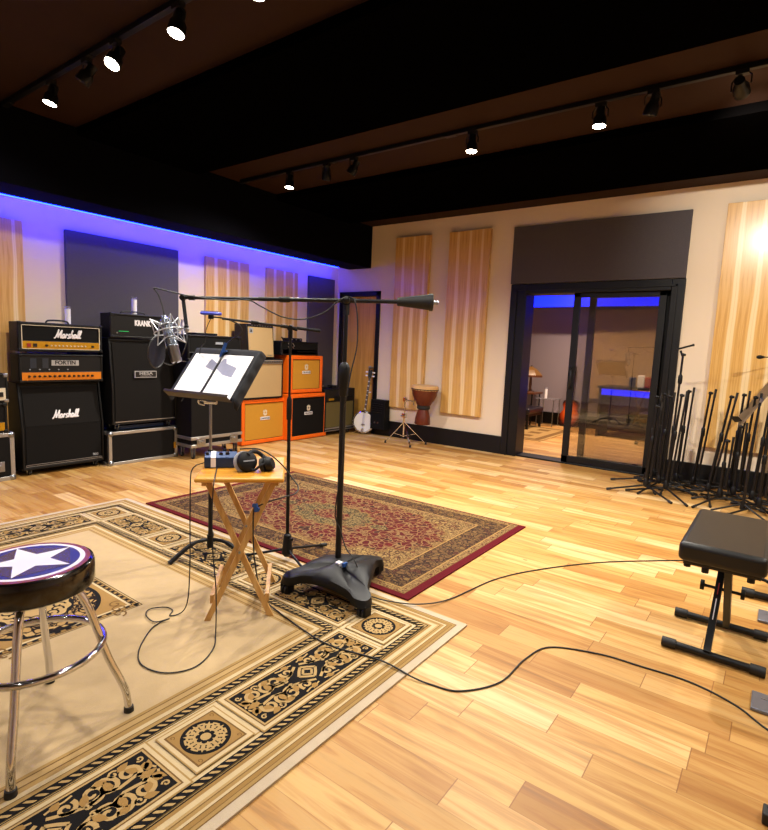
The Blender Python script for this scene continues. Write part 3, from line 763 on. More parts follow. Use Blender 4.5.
g = MB(); g.prism([(-.018, .045), (-.006, .045), (-.006, .40), (-.018, .40)], -W_/2+.035, W_/2-.035, T).build('lower_grille', 'grille', r)
g = MB(); g.prism([(-.018, .403), (-.006, .403), (-.0745, H_-.045), (-.086, H_-.045)], -W_/2+.035, W_/2-.035, T).build('upper_grille', 'grille2', r)
piping(r, W_-.05, .032, .05, x=-.002, t_=.003, m_='silver')
ty = Vector((-.0685/math.hypot(.0685, .352), 0, .352/math.hypot(.0685, .352))); tn = Vector((ty.z, 0, -ty.x))
TT = Matrix(((0, ty.x, tn.x, -.0235), (1, ty.y, tn.y, .02), (0, ty.z, tn.z, .50), (0, 0, 0, 1)))
marshall_logo(r, 0, 0, .075, tilt=TT)
text('900', .035, 'grey_led', r, faceX(-.005, .28, .075), 'badge_lettering', .001, 0, .001)
corners(r, D_, W_, H_, both=False) if False else None
casters(r, D_, W_)
for i, (z0, h) in enumerate(((.858, .258), (1.14, .262))):
    D_ = .20
    if i == 0:
        r = amp('amplifier_head', 'black amplifier head with copper-orange knob panel and silver nameplate, below the script head', 'amplifier', -5.45, 1.955, 2.69, z0, GH)
        crate(r, D_, W_, h, rim=.018, grille='plastic', gz0=.10, bev=.008)
        MB().box(-.012, .002, -W_/2+.02, W_/2-.02, .022, .092).build('control_panel', 'brass', r)
        knobs(r, 14, -.29, .26, .057, .011, .002, 'black', .018)
        MB().box(-.008, -.002, -.10, .14, .155, .205).build('nameplate', 'plate', r)
        text('FORTIN', .05, 'black', r, faceX(-.001, .02, .181), 'nameplate_lettering', .001, 0, .0015, 1.05)
        for y in (-.28, -.2, -.12, -.04, .04): MB().cyl((-.010, y, .118), (-.002, y, .118), .006, n=10).build('indicator', 'grey_led', r)
        for y in (-.25, -.15): MB().box(-.011, -.0075, y-.025, y+.025, .13, .22).build('vent_window', 'ventdark', r)
    else:
        r = amp('amplifier_head', 'black amplifier head with white Marshall script and gold control panel, top of its stack', 'amplifier', -5.45, 1.955, 2.69, z0, GH)
        crate(r, D_, W_, h, rim=.03, grille='matte', gz0=.10, bev=.012)
        MB().box(-.012, .002, -W_/2+.032, W_/2-.032, .022, .092).build('control_panel', 'gold', r)
        knobs(r, 10, -.10, .20, .056, .008, .002, 'cream', .014); knobs(r, 1, .27, .27, .056, .012, .002, 'black'); knobs(r, 1, -.14, -.14, .056, .012, .002, 'black')
        MB().box(.0, .010, -.30, -.27, .04, .072).build('rocker_switch', 'redlabel', r); MB().box(.0, .010, -.25, -.22, .04, .072).build('rocker_switch', 'black', r)
        piping(r, W_-.055, .022, h-.026, x=.0, t_=.005, m_='cream')
        marshall_logo(r, .05, .165, .075, x=.0)
        handle_top(r, D_, h)
    corners(r, D_, W_, h, 'plastic', .03)

# -- smallest stack at the left edge
r = amp('flight_case', 'silver-edged flight case at the left picture edge under two small amps', 'flight case', -5.42, 1.15, 1.885, 0, GF)
def flight(root, D, W, H, face='grille2', latch=(), edge=.035):
    MB().box(-D+.004, -.006, -W/2+.004, W/2-.004, .004, H-.004).build('panel_box', face, root)
    e = edge; mb = MB()
    for y in (-W/2, W/2-e): mb.box(-e, 0, y, y+e, 0, H).box(-D, -D+e, y, y+e, 0, H).box(-D, 0, y, y+e, 0, e).box(-D, 0, y, y+e, H-e, H)
    for z_ in (0, H-e): mb.box(-e, 0, -W/2, W/2, z_, z_+e).box(-D, -D+e, -W/2, W/2, z_, z_+e)
    mb.build('edging', 'silver', root, bevel=.003)
    for y in (-W/2, W/2):
        for z_ in (0, H): MB().ball((-.022, y-(.022 if y > 0 else -.022), z_+(-.022 if z_ else .022)), .034, 12).build('ball_corner', 'steel', root)
    for y, z_ in latch:
        MB().box(-.002, .006, y-.055, y+.055, z_-.045, z_+.045).box(.004, .014, y-.03, y+.03, z_-.018, z_+.018).cyl((.004, y, z_), (.02, y, z_), .016).build('latch', 'steel', root, bevel=.003)
flight(r, .34, .735, .425, latch=((.23, .13),))
r = amp('amplifier_head', 'small black amp with gold strip on the flight case at the left edge', 'amplifier', -5.42, 1.15, 1.84, .43, GH)
crate(r, .3, .69, .26, rim=.02, grille='grille2', gz0=.095, bev=.01); MB().box(-.012, .002, -.32, .32, .02, .09).build('control_panel', 'gold', r); corners(r, .3, .69, .26)
r = amp('amplifier_head', 'small black amp with cream control plate, above the gold-strip amp at the left edge', 'amplifier', -5.42, 1.18, 1.855, .695, GH)
crate(r, .3, .675, .25, rim=.02, grille='plastic', gz0=.13, bev=.01); MB().box(-.012, .002, -.31, .315, .02, .125).build('control_panel', 'cream', r)
knobs(r, 4, .0, .26, .07, .014, .002); MB().box(.0, .012, .265, .295, .05, .09).build('rocker_switch', 'black', r); corners(r, .3, .675, .25, 'steel')
r = amp('speaker_monitor', 'small monitor with blue-grey face cut by the left picture edge, on the stacked amps', 'monitor', -5.45, 1.45, 1.80, .947)
crate(r, .22, .35, .33, body='plastic', rim=.03, bev=.015); MB().box(-.013, -.006, -.145, .145, .03, .30).build('screen', 'bluescreen', r); MB().box(-.16, -.04, -.09, .09, -.002, .002).build('foot', 'black', r)

# -- middle stack: cabinet on casters over a flight case
r = amp('flight_case', 'low silver-edged flight case under the tall black cabinet with boxed nameplate', 'flight case', -5.38, 2.70, 3.465, 0, GF)
flight(r, .34, .765, .345, edge=.032); MB().box(.0, .004, .335, .36, .10, .17).build('yellow_tag', 'gold', r)
r = amp('speaker_cabinet', 'tall black cabinet with boxed nameplate on the low flight case', 'speaker cabinet', -5.38, 2.74, 3.46, .415, GC)
W2 = .72; H_ = .875; D_ = .26
prof = [(-D_, 0), (0, 0), (0, .38), (-.055, H_), (-D_, H_)]
mb = MB().prism(prof, -W2/2, -W2/2+.02, T).prism(prof, W2/2-.02, W2/2, T)
mb.prism([(-D_, .02), (-.016, .02), (-.016, .38), (-.07, H_-.02), (-D_, H_-.02)], -W2/2+.018, W2/2-.018, T).prism([(-D_, 0), (0, 0), (0, .03), (-D_, .03)], -W2/2+.01, W2/2-.01, T).prism([(-D_, H_-.03), (-.050, H_-.03), (-.055, H_), (-D_, H_)], -W2/2+.01, W2/2-.01, T)
mb.build('body', 'tolex', r, bevel=.006)
MB().prism([(-.018, .04), (-.006, .04), (-.006, .38), (-.055, H_-.05), (-.067, H_-.05), (-.018, .38)], -W2/2+.035, W2/2-.035, T).build('grille', 'grille2', r)
MB().box(-.016, .002, -.12, .12, .475, .545).build('nameplate', 'plate', r); MB().box(.0005, .003, -.113, .113, .482, .538).build('nameplate_field', 'black', r)
text('MESA', .042, 'plate', r, faceX(.0035, 0, .518), 'nameplate_lettering', .001, 0, .001, 1.5); text('ENGINEERING', .014, 'plate', r, faceX(.0035, 0, .492), 'nameplate_lettering', .001, 0, .0, 1.4)
MB().box(-.004, .002, -W2/2+.03, W2/2-.03, .024, .032).build('lower_trim', 'silver', r)
casters(r, D_, W2, .068)
MB().box(-.24, -.10, -.26, .26, -.066, -.03).build('dolly_bar', 'bluebox', r)
r = amp('amplifier_head', 'glossy black amplifier head with jagged white lettering on the tall black cabinet', 'amplifier', -5.40, 2.745, 3.325, 1.293, GH)
crate(r, .20, .58, .245, rim=.022, grille='plastic', bev=.02); handle_top(r, .20, .245, .26)
text('KRANK', .078, 'white', r, faceX(-.004, .05, .155), 'front_lettering', .002, 0, .003, .66)
MB().cyl((-.010, -.22, .05), (-.002, -.22, .05), .009, n=12).build('input_jack', 'steel', r); MB().box(-.008, -.004, -.20, -.10, .065, .070).build('indicator_strip', 'green', r)
corners(r, .20, .58, .245)

# -- stack behind the music stand
r = amp('flight_case', 'wheeled flight case with two butterfly latches behind the music stand', 'flight case', -5.10, 3.45, 4.14, .13, GF)
D_, W3 = .33, .69
MB().box(-D_+.01, -.01, -W3/2+.01, W3/2-.01, .004, .665).build('panel_box', 'grille2', r)
MB().box(-D_, 0, -W3/2, W3/2, .0, .035).box(-D_, 0, -W3/2, W3/2, .085, .12).build('edging', 'silver', r, bevel=.003)
for y in (-.22, .22): MB().box(-.002, .008, y-.055, y+.055, .015, .105).box(.006, .016, y-.04, y-.01, .04, .08).box(.006, .016, y+.01, y+.04, .04, .08).cyl((.006, y, .06), (.02, y, .06), .014).build('latch', 'brass' if False else 'steel', r, bevel=.004)
casters(r, D_, W3, .13, 'steel', .06)
for i, (z0, h) in enumerate(((.80, .265), (1.075, .285))):
    r = amp('amplifier_head', ['black amplifier head half hidden by the music stand, below another with a knob row', 'black amplifier head with a row of small silver knobs directly above the music stand'][i], 'amplifier', -5.14, 3.45, 4.13, z0, GH)
    crate(r, .28, .70, h, rim=.02, grille='matte', gz0=.10, bev=.01)
    MB().box(-.012, .0, -.33, .33, .022, .092).build('control_panel', 'black', r)
    MB().box(-.001, .004, -.29, -.20, .035, .07).build('maker_plate', 'gold', r)
    knobs(r, 12, -.10, .32, .057, .009, .0, 'steel', .014); knobs(r, 2, -.17, -.13, .070, .006, .0, 'steel'); knobs(r, 2, -.17, -.13, .042, .006, .0, 'steel')
    if i: MB().box(-.008, -.002, .0, .10, .19, .215).build('nameplate', 'grey_led', r)
    corners(r, .28, .70, h); 
def cyl_white(x, y, z, label, h=.17):
    t_ = thing('glass_candle', label, 'candle', (x, y, z), 0, 'slim white candles on the amplifiers')
    MB().lathe([(0, 0), (.026, 0), (.026, h*.86), (.022, h*.88), (0, h*.88)], Matrix.Translation((x, y, z)), 20).build('wax', 'white', t_, world=True)
    MB().lathe([(.0265, h*.84), (.0285, h), (.0275, h), (.0255, h*.84)], Matrix.Translation((x, y, z)), 20).build('glass_tube', 'clear', t_, world=True)
cyl_white(-5.58, 2.43, 1.402, 'slim white candle on top of the head with white script')
cyl_white(-5.52, 3.06, 1.54, 'slim white candle on the jagged-lettered black head', .18)
cyl_white(-5.34, 3.52, 1.36, 'white cylinder candle on the knob-row head above the music stand, under the clip lamp', .16)
cyl_white(-5.30, 3.46, 1.36, 'dim candle left of the one under the clip lamp', .04) if False else None
o = MB().box(-5.42, -5.20, 3.58, 3.86, 1.361, 1.385).build('flat_case', 'matte', bevel=.006); tag(o, 'flat black box lying on the knob-row head behind the clip lamp', 'case')

# -- orange cabinets and combos
def orange_cab(label, X, Y0, Y1, z0, H, D, gr, feet=True):
    W = Y1-Y0; r = amp('speaker_cabinet', label, 'speaker cabinet', X, Y0, Y1, z0, GC)
    b_ = .008 if feet else 0
    mb = MB().box(-D, -.03, -W/2, W/2, b_, H); e = .052
    mb.box(-.032, 0, -W/2, -W/2+e, b_, H).box(-.032, 0, W/2-e, W/2, b_, H).box(-.032, 0, -W/2+e-.01, W/2-e+.01, b_, b_+e).box(-.032, 0, -W/2+e-.01, W/2-e+.01, H-e, H)
    mb.build('body', 'orange', r, bevel=.010, seg=3)
    MB().box(-.035, -.014, -W/2+e-.002, W/2-e+.002, b_+e-.002, H-e+.002).build('grille', gr, r)
    mb = MB(); t_ = .005; y0, y1, z0_, z1_ = -W/2+e, W/2-e, b_+e, H-e
    mb.box(-.016, -.008, y0, y1, z0_, z0_+t_).box(-.016, -.008, y0, y1, z1_-t_, z1_).box(-.016, -.008, y0, y0+t_, z0_, z1_).box(-.016, -.008, y1-t_, y1, z0_, z1_).build('piping', 'black' if gr == 'basket' else 'black', r)
    # crest and nameplate
    zc_ = b_+H*.62
    crest = [(-.018, -.03), (-.03, -.012), (-.02, .0), (-.03, .012), (-.018, .03), (-.008, .018), (0, .038), (.008, .018), (.018, .03), (.03, .012), (.02, 0), (.03, -.012), (.018, -.03), (.010, -.038), (0, -.03), (-.010, -.038)]
    k_ = 1.15
    MB().prism([(p*k_, q_*k_) for p, q_ in crest], 0, .004, faceX(-.014, 0, zc_+.035)).build('crest', 'cream', r)
    MB().prism([(.010*math.cos(i*PI/6), .014*math.sin(i*PI/6)) for i in range(12)], .004, .0055, faceX(-.014, 0, zc_+.035)).build('crest_field', gr if gr != 'grille' else 'black', r)
    MB().box(-.014, -.007, -.078, .078, zc_-.06, zc_-.02).build('nameplate', 'white', r, bevel=.002)
    text('ORANGE', .034, 'black', r, faceX(-.0065, 0, zc_-.040), 'nameplate_lettering', .0006, 0, .001, 1.05)
    if feet:
        for x in (-D+.04, -.04):
            for y in (-W/2+.05, W/2-.05): MB().cyl((x, y, 0), (x, y, .012), .018, n=14).build('foot', 'rubber', r)
    return r
orange_cab('low orange speaker cabinet with tan grille, leftmost orange one, under a tan combo', -5.38, 4.36, 5.13, 0, .585, .33, 'basket')
orange_cab('orange speaker cabinet with black grille, underneath the small orange cabinet', -5.26, 5.06, 5.79, 0, .635, .36, 'grille')
orange_cab('small orange cabinet with tan grille, sitting on the black-grilled orange cabinet', -5.28, 5.07, 5.70, .640, .515, .34, 'basket')

r = amp('combo_amplifier', 'tan-fronted combo amplifier with top knob row, on the low orange cabinet', 'combo amplifier', -5.36, 4.33, 5.02, .592, GB)
D_ = .25; W4 = .69
crate(r, D_, W4, .51, body='tolex', rim=.02, grille='tan', gz0=.02, gz1=.445, bev=.006)
MB().box(-.012, .003, -W4/2+.02, W4/2-.02, .45, .495).build('control_panel', 'silver', r); knobs(r, 14, -.10, .30, .472, .009, .003)
MB().box(-D_+.02, -.02, -W4/2+.04, W4/2-.04, -.006, .002).build('base_feet', 'rubber', r)
r = amp('combo_amplifier', 'small combo amplifier with tan grille and square badge, on top of another combo', 'combo amplifier', -5.37, 4.44, 4.88, 1.108, GB)
W5 = .44; D_ = .28; H_ = .425
prof = [(-D_, 0), (-.01, 0), (-.045, H_), (-D_, H_)]
MB().prism(prof, -W5/2, W5/2, T).build('body', 'tolex', r, bevel=.008)
MB().prism([(-.012, .02), (-.005, .02), (-.038, H_-.035), (-.045, H_-.035)], -W5/2+.02, W5/2-.02, T).build('grille', 'tan', r)
MB().prism([(-.037, H_-.032), (-.034, H_-.032), (-.042, H_-.004), (-.06, H_-.004)], -W5/2+.02, W5/2-.02, T).build('control_panel', 'black', r); knobs(r, 8, -.14, .16, H_-.018, .008, -.036, 'steel', .01)
MB().box(-.036, -.030, -W5/2+.035, -W5/2+.095, H_-.115, H_-.05).build('badge', 'grey_led', r); text('a', .06, 'black', r, faceX(-.029, -W5/2+.065, H_-.08), 'badge_lettering', .0008, 0, .002)
MB().box(-.012, -.006, W5/2-.13, W5/2-.05, .03, .045).build('model_plate', 'steel', r)
r = amp('amplifier_head', 'low black amplifier head on the small orange cabinet', 'amplifier', -5.34, 4.96, 5.66, 1.157, GH)
crate(r, .28, .70, .185, rim=.018, grille='matte', gz0=.085, bev=.008); MB().box(-.012, .0, -.32, .32, .018, .08).build('control_panel', 'black', r); knobs(r, 9, -.05, .30, .05, .010, 0, 'plastic')
for y in (-.22, -.14): MB().tube([(-.008, y, .16), (-.003, y+.03, .12), (-.003, y-.005, .11), (-.004, y+.02, .09)], .004, 6).build('emblem', 'silver', r)
corners(r, .28, .70, .185)
r = amp('effects_pedal', 'small black box lying on the low black head above the small orange cabinet', 'effects box', -5.44, 5.20, 5.44, 1.343)
MB().box(-.14, 0, -.12, .12, 0, .045).build('housing', 'metal_black', r, bevel=.006); knobs(r, 3, -.08, .08, .024, .010, 0, 'steel', .012); MB().cyl((-.07, -.06, .045), (-.07, -.06, .062), .012, n=12).build('footswitch', 'steel', r)
MB().cyl((-.07, -.15, .0), (-.07, -.20, .05), .01).build('plug', 'black', r)
r = amp('combo_amplifier', 'black combo amplifier with olive grille on casters beside the banjo', 'combo amplifier', -5.25, 5.74, 6.40, .062, GB)
D_ = .27; W6 = .66; H_ = .62
crate(r, D_, W6, H_, body='tolex', rim=.025, grille='olive', gz0=.055, gz1=.43, bev=.01)
MB().box(-.012, .002, -W6/2+.027, W6/2-.027, .445, .60).build('control_panel', 'black', r); knobs(r, 8, -.12, .28, .50, .010, .002); MB().box(.0, .006, -.26, -.15, .455, .485).build('maker_plate', 'gold', r)
MB().box(-.004, .006, -W6/2+.01, W6/2-.01, .035, .052).box(-.004, .006, -W6/2+.01, W6/2-.01, .004, .014).build('lower_trim', 'silver', r); casters(r, D_, W6, .062)
MB().tube(smooth_path([(-.13, -.15, H_), (-.13, -.13, H_+.025), (-.13, .13, H_+.025), (-.13, .15, H_)]), .009).build('carry_handle', 'rubber', r)
for i, (y, hh) in enumerate(((-.26, .06), (-.05, .085))):
    q = amp('effects_pedal', ['small black box near the left corner of the olive-grilled combo', 'small dark box in the middle of the olive-grilled combo top'][i], 'effects box', -5.33, 6.07+y-.05, 6.07+y+.05, .684)
    MB().box(-.10, 0, -.05, .05, 0, hh*.5).build('housing', 'metal_black', q, bevel=.004); MB().cyl((-.04, 0, hh*.5), (-.04, 0, hh*.5+.012), .012).build('footswitch', 'steel', q)

# ------------------------------------------------------------------ banjo, drum and wall box
bt = thing('banjo', 'banjo with round white head leaning on the wooden door', 'banjo', (-5.03, 6.33, 0))
Ax = Vector((.03, .13, 1)).normalized(); Bn = Vector((.45, -1, .1)); Bn = (Bn-Ax*Bn.dot(Ax)).normalized(); Cx = Ax.cross(Bn) * -1
PC = Vector((-5.03, 6.36, .185)); TB = Matrix(((Cx.x, Ax.x, Bn.x, PC.x), (Cx.y, Ax.y, Bn.y, PC.y), (Cx.z, Ax.z, Bn.z, PC.z), (0, 0, 0, 1)))
MB().lathe([(.145, -.06), (.165, -.06), (.168, .0), (.150, .006), (.145, 0), (.145, -.06)], TB, 36).build('pot_rim', 'chrome', bt, world=True)
MB().lathe([(0, .002), (.147, .002)], TB, 36).build('drum_head', 'banjohead', bt, world=True)
MB().lathe([(0, -.065), (.17, -.07), (.175, -.035), (.168, -.035)], TB, 36).build('resonator', 'darkwood', bt, world=True)
for i in range(20):
    a_ = 2*PI*i/20; MB().cyl(TB @ Vector((.166*math.cos(a_), .166*math.sin(a_), -.03)), TB @ Vector((.166*math.cos(a_), .166*math.sin(a_), .012)), .005, n=6).build('tension_hook', 'chrome', bt, world=True)
MB().box(-.016, .016, .14, .66, -.012, .012, TB).build('neck', 'neck', bt, world=True, bevel=.004)
for i in range(7): MB().box(-.012, .012, .19+.07*i, .205+.07*i, .0122, .0136, TB).build('fret_inlay', 'white', bt, world=True)
MB().prism([(-.017, .66), (-.03, .70), (-.034, .76), (-.022, .80), (0, .78), (.022, .80), (.034, .76), (.03, .70), (.017, .66)], -.010, .010, TB).build('peghead', 'black', bt, world=True)
for x, y in ((-.045, .70), (-.047, .755), (.045, .70), (.047, .755)): MB().cyl(TB @ Vector((x*.6, y, .0)), TB @ Vector((x*1.25, y, .0)), .009, n=10).ball(TB @ Vector((x*1.3, y, 0)), .013, 10).build('tuning_peg', 'white', bt, world=True)
MB().cyl(TB @ Vector((-.01, .45, 0)), TB @ Vector((-.05, .46, 0)), .007, n=8).build('fifth_string_peg', 'white', bt, world=True)
MB().box(-.03, .03, -.04, -.034, .003, .02, TB).build('bridge', 'darkwood', bt, world=True); MB().box(-.022, .022, -.14, -.10, .004, .014, TB).build('tailpiece', 'chrome', bt, world=True)
mb = MB()
for x in (-.012, -.006, 0, .006, .012): mb.cyl(TB @ Vector((x, -.11, .018)), TB @ Vector((x, .68, .016)), .0009, n=4, cap=False)
mb.build('strings', 'steel', bt, world=True)

bx = thing('connector_box', 'black wall box with vent slots and two sockets between banjo and drum stand', 'wall box', (-4.73, YB, .22))
MB().box(-4.915, -4.655, YB-.16, YB-.031, .10, .54).build('housing', 'matte', bx, world=True, bevel=.006)
for i in range(5): MB().box(-4.88, -4.70, YB-.166, YB-.158, .35+.032*i, .358+.032*i).build('vent_slot', 'black', bx, world=True)
for x in (-4.83, -4.77): MB().cyl((x, YB-.16, .20), (x, YB-.168, .20), .014).build('socket', 'steel', bx, world=True)

st = thing('drum_stand', 'chrome three-legged stand clamping the goblet drum', 'stand', (-4.17, 6.18, 0))
SP = Vector((-4.17, 6.18, 0))
MB().cyl(SP+Vector((0, 0, .09)), SP+Vector((0, 0, .40)), .014).cyl(SP+Vector((0, 0, .38)), SP+Vector((0, 0, .62)), .010).build('pole', 'chrome', st, world=True)
for ft in ((-4.36, 6.02), (-3.90, 6.34), (-3.92, 5.98)):
    f_ = Vector((*ft, .015)); j = SP+Vector((0, 0, .30)); k_ = SP+Vector((0, 0, .10))
    lg = MB().bar(j, f_, .022, .006).bar(k_, j.lerp(f_, .55), .016, .005).build('leg', 'chrome', st, world=True)
    MB().cyl(f_+Vector((0, 0, -.014)), f_+Vector((0, 0, .02)), .016, .011).build('rubber_foot', 'rubber', lg, world=True)
MB().box(-4.20, -4.14, 6.155, 6.205, .36, .42).cyl((-4.17, 6.15, .39), (-4.17, 6.10, .39), .012).build('collar_clamp', 'chrome', st, world=True, bevel=.004)
MB().box(-4.19, -4.15, 6.155, 6.205, .58, .64).cyl((-4.17, 6.18, .61), (-4.05, 6.22, .59), .009).cyl((-4.05, 6.22, .54), (-4.05, 6.22, .62), .010).build('bracket', 'chrome', st, world=True, bevel=.003)
dj = thing('goblet_drum', 'reddish wooden goblet drum with pale skin held on the chrome stand', 'drum', (-3.93, 6.27, .29))
TD = Matrix.Translation((-3.93, 6.27, .29)) @ Matrix.Rotation(R(2), 4, 'Y')
MB().lathe([(0, 0), (.105, 0), (.11, .01), (.10, .10), (.072, .20), (.066, .235), (.085, .27), (.135, .33), (.165, .40), (.178, .47), (.18, .515), (.165, .515), (.15, .40), (0, .30)], TD, 36).build('shell', 'djembe', dj, world=True)
MB().lathe([(.181, .47), (.186, .50), (.182, .528), (.165, .534), (0, .534)], TD, 36).build('drum_skin', 'skin', dj, world=True)
mb = MB()
for i in range(24):
    a_ = 2*PI*i/24; b2 = a_+.13
    mb.cyl(TD @ Vector((.186*math.cos(a_), .186*math.sin(a_), .485)), TD @ Vector((.090*math.cos(b2), .090*math.sin(b2), .262)), .0035, n=5).cyl(TD @ Vector((.186*math.cos(a_), .186*math.sin(a_), .485)), TD @ Vector((.090*math.cos(a_-.13), .090*math.sin(a_-.13), .262)), .0035, n=5)
mb.build('lacing', 'djembe', dj, world=True)
MB().lathe([(.075, .205), (.088, .215), (.092, .235), (.088, .258), (.078, .262)], TD, 28).build('rope_ring', 'rope', dj, world=True)
MB().lathe([(.182, .478), (.191, .484), (.182, .492)], TD, 32).build('rim_ring', 'rope', dj, world=True)

# ------------------------------------------------------------------ boom stand with weighted boom, condenser microphone
BS = thing('boom_stand', 'heavy black wheeled boom stand with counterweight, on the rug border', 'microphone stand', (-1.842, 2.153, .009))
C0 = Vector((-1.842, 2.153, 0)); KB = (C0+Vector((0, 0, 1.5))-CAM).dot(fw)
cl = at(346.5, 300, KB); 
FT = [Vector((-1.964, 1.892, .009)), Vector((-1.509, 1.963, .009)), Vector((-1.773, 2.42, .009))]
# moulded three-lobed base
cen = Vector((-1.79, 2.11, 0)); out = []
dirs = [(f-cen) for f in FT]; dirs.sort(key=lambda d: math.atan2(d.y, d.x))
ring = []
for i, d in enumerate(dirs):
    d0 = Vector((d.x, d.y, 0)); l = d0.length; d1 = d0.normalized(); pr = Vector((-d1.y, d1.x, 0))
    nx_ = dirs[(i+1) % 3]; mid = (d0.normalized()+Vector((nx_.x, nx_.y, 0)).normalized()).normalized()*.180
    ring += [d1*l*.75-pr*.062, d1*(l)-pr*.046, d1*(l+.032), d1*(l)+pr*.046, d1*l*.75+pr*.062, mid]
rs = smooth_path([tuple(p) for p in ring+[ring[0]]], 5)[:-1]
mb = MB(); layers = []
for zt, sc_, dr in ((.100, .97, 0), (.108, 1.0, 0), (.142, .96, 1), (.156, .82, 1), (.168, .48, 1), (.172, .16, 1)):
    lay = []
    for p in rs:
        rr_ = p.length; hz = zt - (max(0, rr_-.16)*.22)
        lay.append(mb.bm.verts.new(cen+Vector((p.x*sc_, p.y*sc_, hz))))
    layers.append(lay)
for A_, B_ in zip(layers, layers[1:]):
    n = len(A_)
    for i in range(n): mb._f([A_[i], A_[(i+1) % n], B_[(i+1) % n], B_[i]])
mb._f(layers[-1]); mb._f(layers[0][::-1])
mb.build('weighted_base', 'plastic', BS, world=True, angle=50)
for f in FT:
    mb = MB().m(0).box(f.x-.022, f.x+.022, f.y-.004, f.y+.028, .065, .085).cyl((f.x, f.y, .06), (f.x, f.y, .10), .012).box(f.x-.026, f.x-.020, f.y-.02, f.y+.03, .02, .075).box(f.x+.020, f.x+.026, f.y-.02, f.y+.03, .02, .075)
    mb.m(1).cyl((f.x-.018, f.y, .036), (f.x-.004, f.y, .036), .027, n=20).cyl((f.x+.004, f.y, .036), (f.x+.018, f.y, .036), .027, n=20)
    mb.build('caster', ['plastic', 'rubber'], BS, world=True, bevel=.002)
MB().box(-1.795, -1.765, 2.075, 2.105, .155, .1735, Matrix.Identity(4)).build('base_label', 'white', BS, world=True); MB().box(-1.757, -1.743, 2.085, 2.115, .155, .1740).build('blue_tape', 'bluetape', BS, world=True)
z1 = 1.0
J = C0.lerp(Vector((cl.x, cl.y, 0)), .75)+Vector((0, 0, 1.12))
MB().cyl(C0+Vector((0, 0, .14)), J, .0165).build('lower_tube', 'metal_black', BS, world=True)
MB().lathe([(.017, -.10), (.024, -.09), (.026, -.02), (.030, .0), (.030, .05), (.022, .07), (.012, .08)], Matrix.Translation(J+Vector((0, 0, .02))), 20).build('height_clutch', 'plastic', BS, world=True)
MB().cyl(J, cl, .0115).build('upper_tube', 'metal_black', BS, world=True)
e0, e1_ = at(183, 297.5, KB), at(399, 301.8, KB); bd = (e1_-e0).normalized(); TIP = at(438.5, 303, KB)
MB().cyl(e0, e1_, .0085).cyl(e0.lerp(e1_, .35), e1_, .0105).build('boom_arm', 'metal_black', BS, world=True)
vd = (cl-CAM).normalized()
MB().cyl(cl-vd*.03, cl+vd*.03, .026).ball(cl-vd*.035, .02, 12, (1, 1, 1)).cyl(cl+vd*.03+bd*.02, cl+vd*.045+bd*.045, .012).box(cl.x-.012, cl.x+.012, cl.y-.012, cl.y+.012, cl.z-.075, cl.z-.01).build('boom_clutch', 'plastic', BS, world=True)
TW = Matrix.Translation(e1_-bd*.01) @ bd.to_track_quat('Z', 'Y').to_matrix().to_4x4(); LW = (TIP-e1_).length
MB().lathe([(0, 0), (.018, 0), (.022, .005), (.024, .03), (.040, LW*.80), (.044, LW*.82), (.044, LW*.90), (.036, LW*.915), (0, LW*.915)], TW, 28).build('counterweight', 'rubber', BS, world=True)
MB().cyl(e1_+bd*LW*.86, TIP, .0105).build('boom_tail', 'steel', BS, world=True)
MB().lathe([(.012, -.03), (.015, -.02), (.015, .02), (.012, .03)], Matrix.Translation(e0.lerp(e1_, .47)) @ bd.to_track_quat('Z', 'Y').to_matrix().to_4x4(), 16).build('boom_joint', 'plastic', BS, world=True)
dr = at(186.5, 327, KB)
MB().ball(e0, .018, 12).cyl(e0-vd*.02, e0+vd*.02, .014).cyl(e0+bd*.03, e0+bd*.06, .013).bar(e0, dr, .014, .012).ball(dr, .013, 10).build('swivel_drop', 'metal_black', BS, world=True)

KM = KB-.02
mt, mbm = at(164.5, 318, KM), at(177, 362, KM); ax = (mbm-mt).normalized()
MI = thing('condenser_microphone', 'silver studio microphone hanging in a wire shock mount', 'microphone', tuple(mbm))
TMi = Matrix.Translation(mt) @ ax.to_track_quat('Z', 'Y').to_matrix().to_4x4(); LM = (mbm-mt).length
MB().lathe([(0, -.012), (.012, -.012), (.016, 0), (.027, .012), (.028, LM*.62)], TMi, 28).build('body', 'nickel', MI, world=True)
MB().lathe([(.0285, LM*.62), (.030, LM*.64), (.030, LM*.66), (.028, LM*.68), (.0275, LM*.96), (.024, LM), (0, LM)], TMi, 28).build('grille_head', 'steel', MI, world=True)
MB().lathe([(.0282, LM*.655), (.0305, LM*.66), (.0282, LM*.665)], TMi, 28).build('trim_band', 'chrome', MI, world=True)
SM = thing('shock_mount', 'silver zigzag wire shock mount around the studio microphone', 'shock mount', tuple(mt))
def ringpts(z_, r_, n=24, ph=0): return [TMi @ Vector((r_*math.cos(2*PI*i/n+ph), r_*math.sin(2*PI*i/n+ph), z_)) for i in range(n)]
zm = LM*.30
MB().tube(ringpts(zm, .068), .0032, 6, closed=True).build('centre_ring', 'wire', SM, world=True)
zz_ = []
for i in range(8): zz_.append(TMi @ Vector((.062*math.cos(2*PI*i/8), .062*math.sin(2*PI*i/8), zm+(-.055 if i % 2 else .055))))
cage = MB()
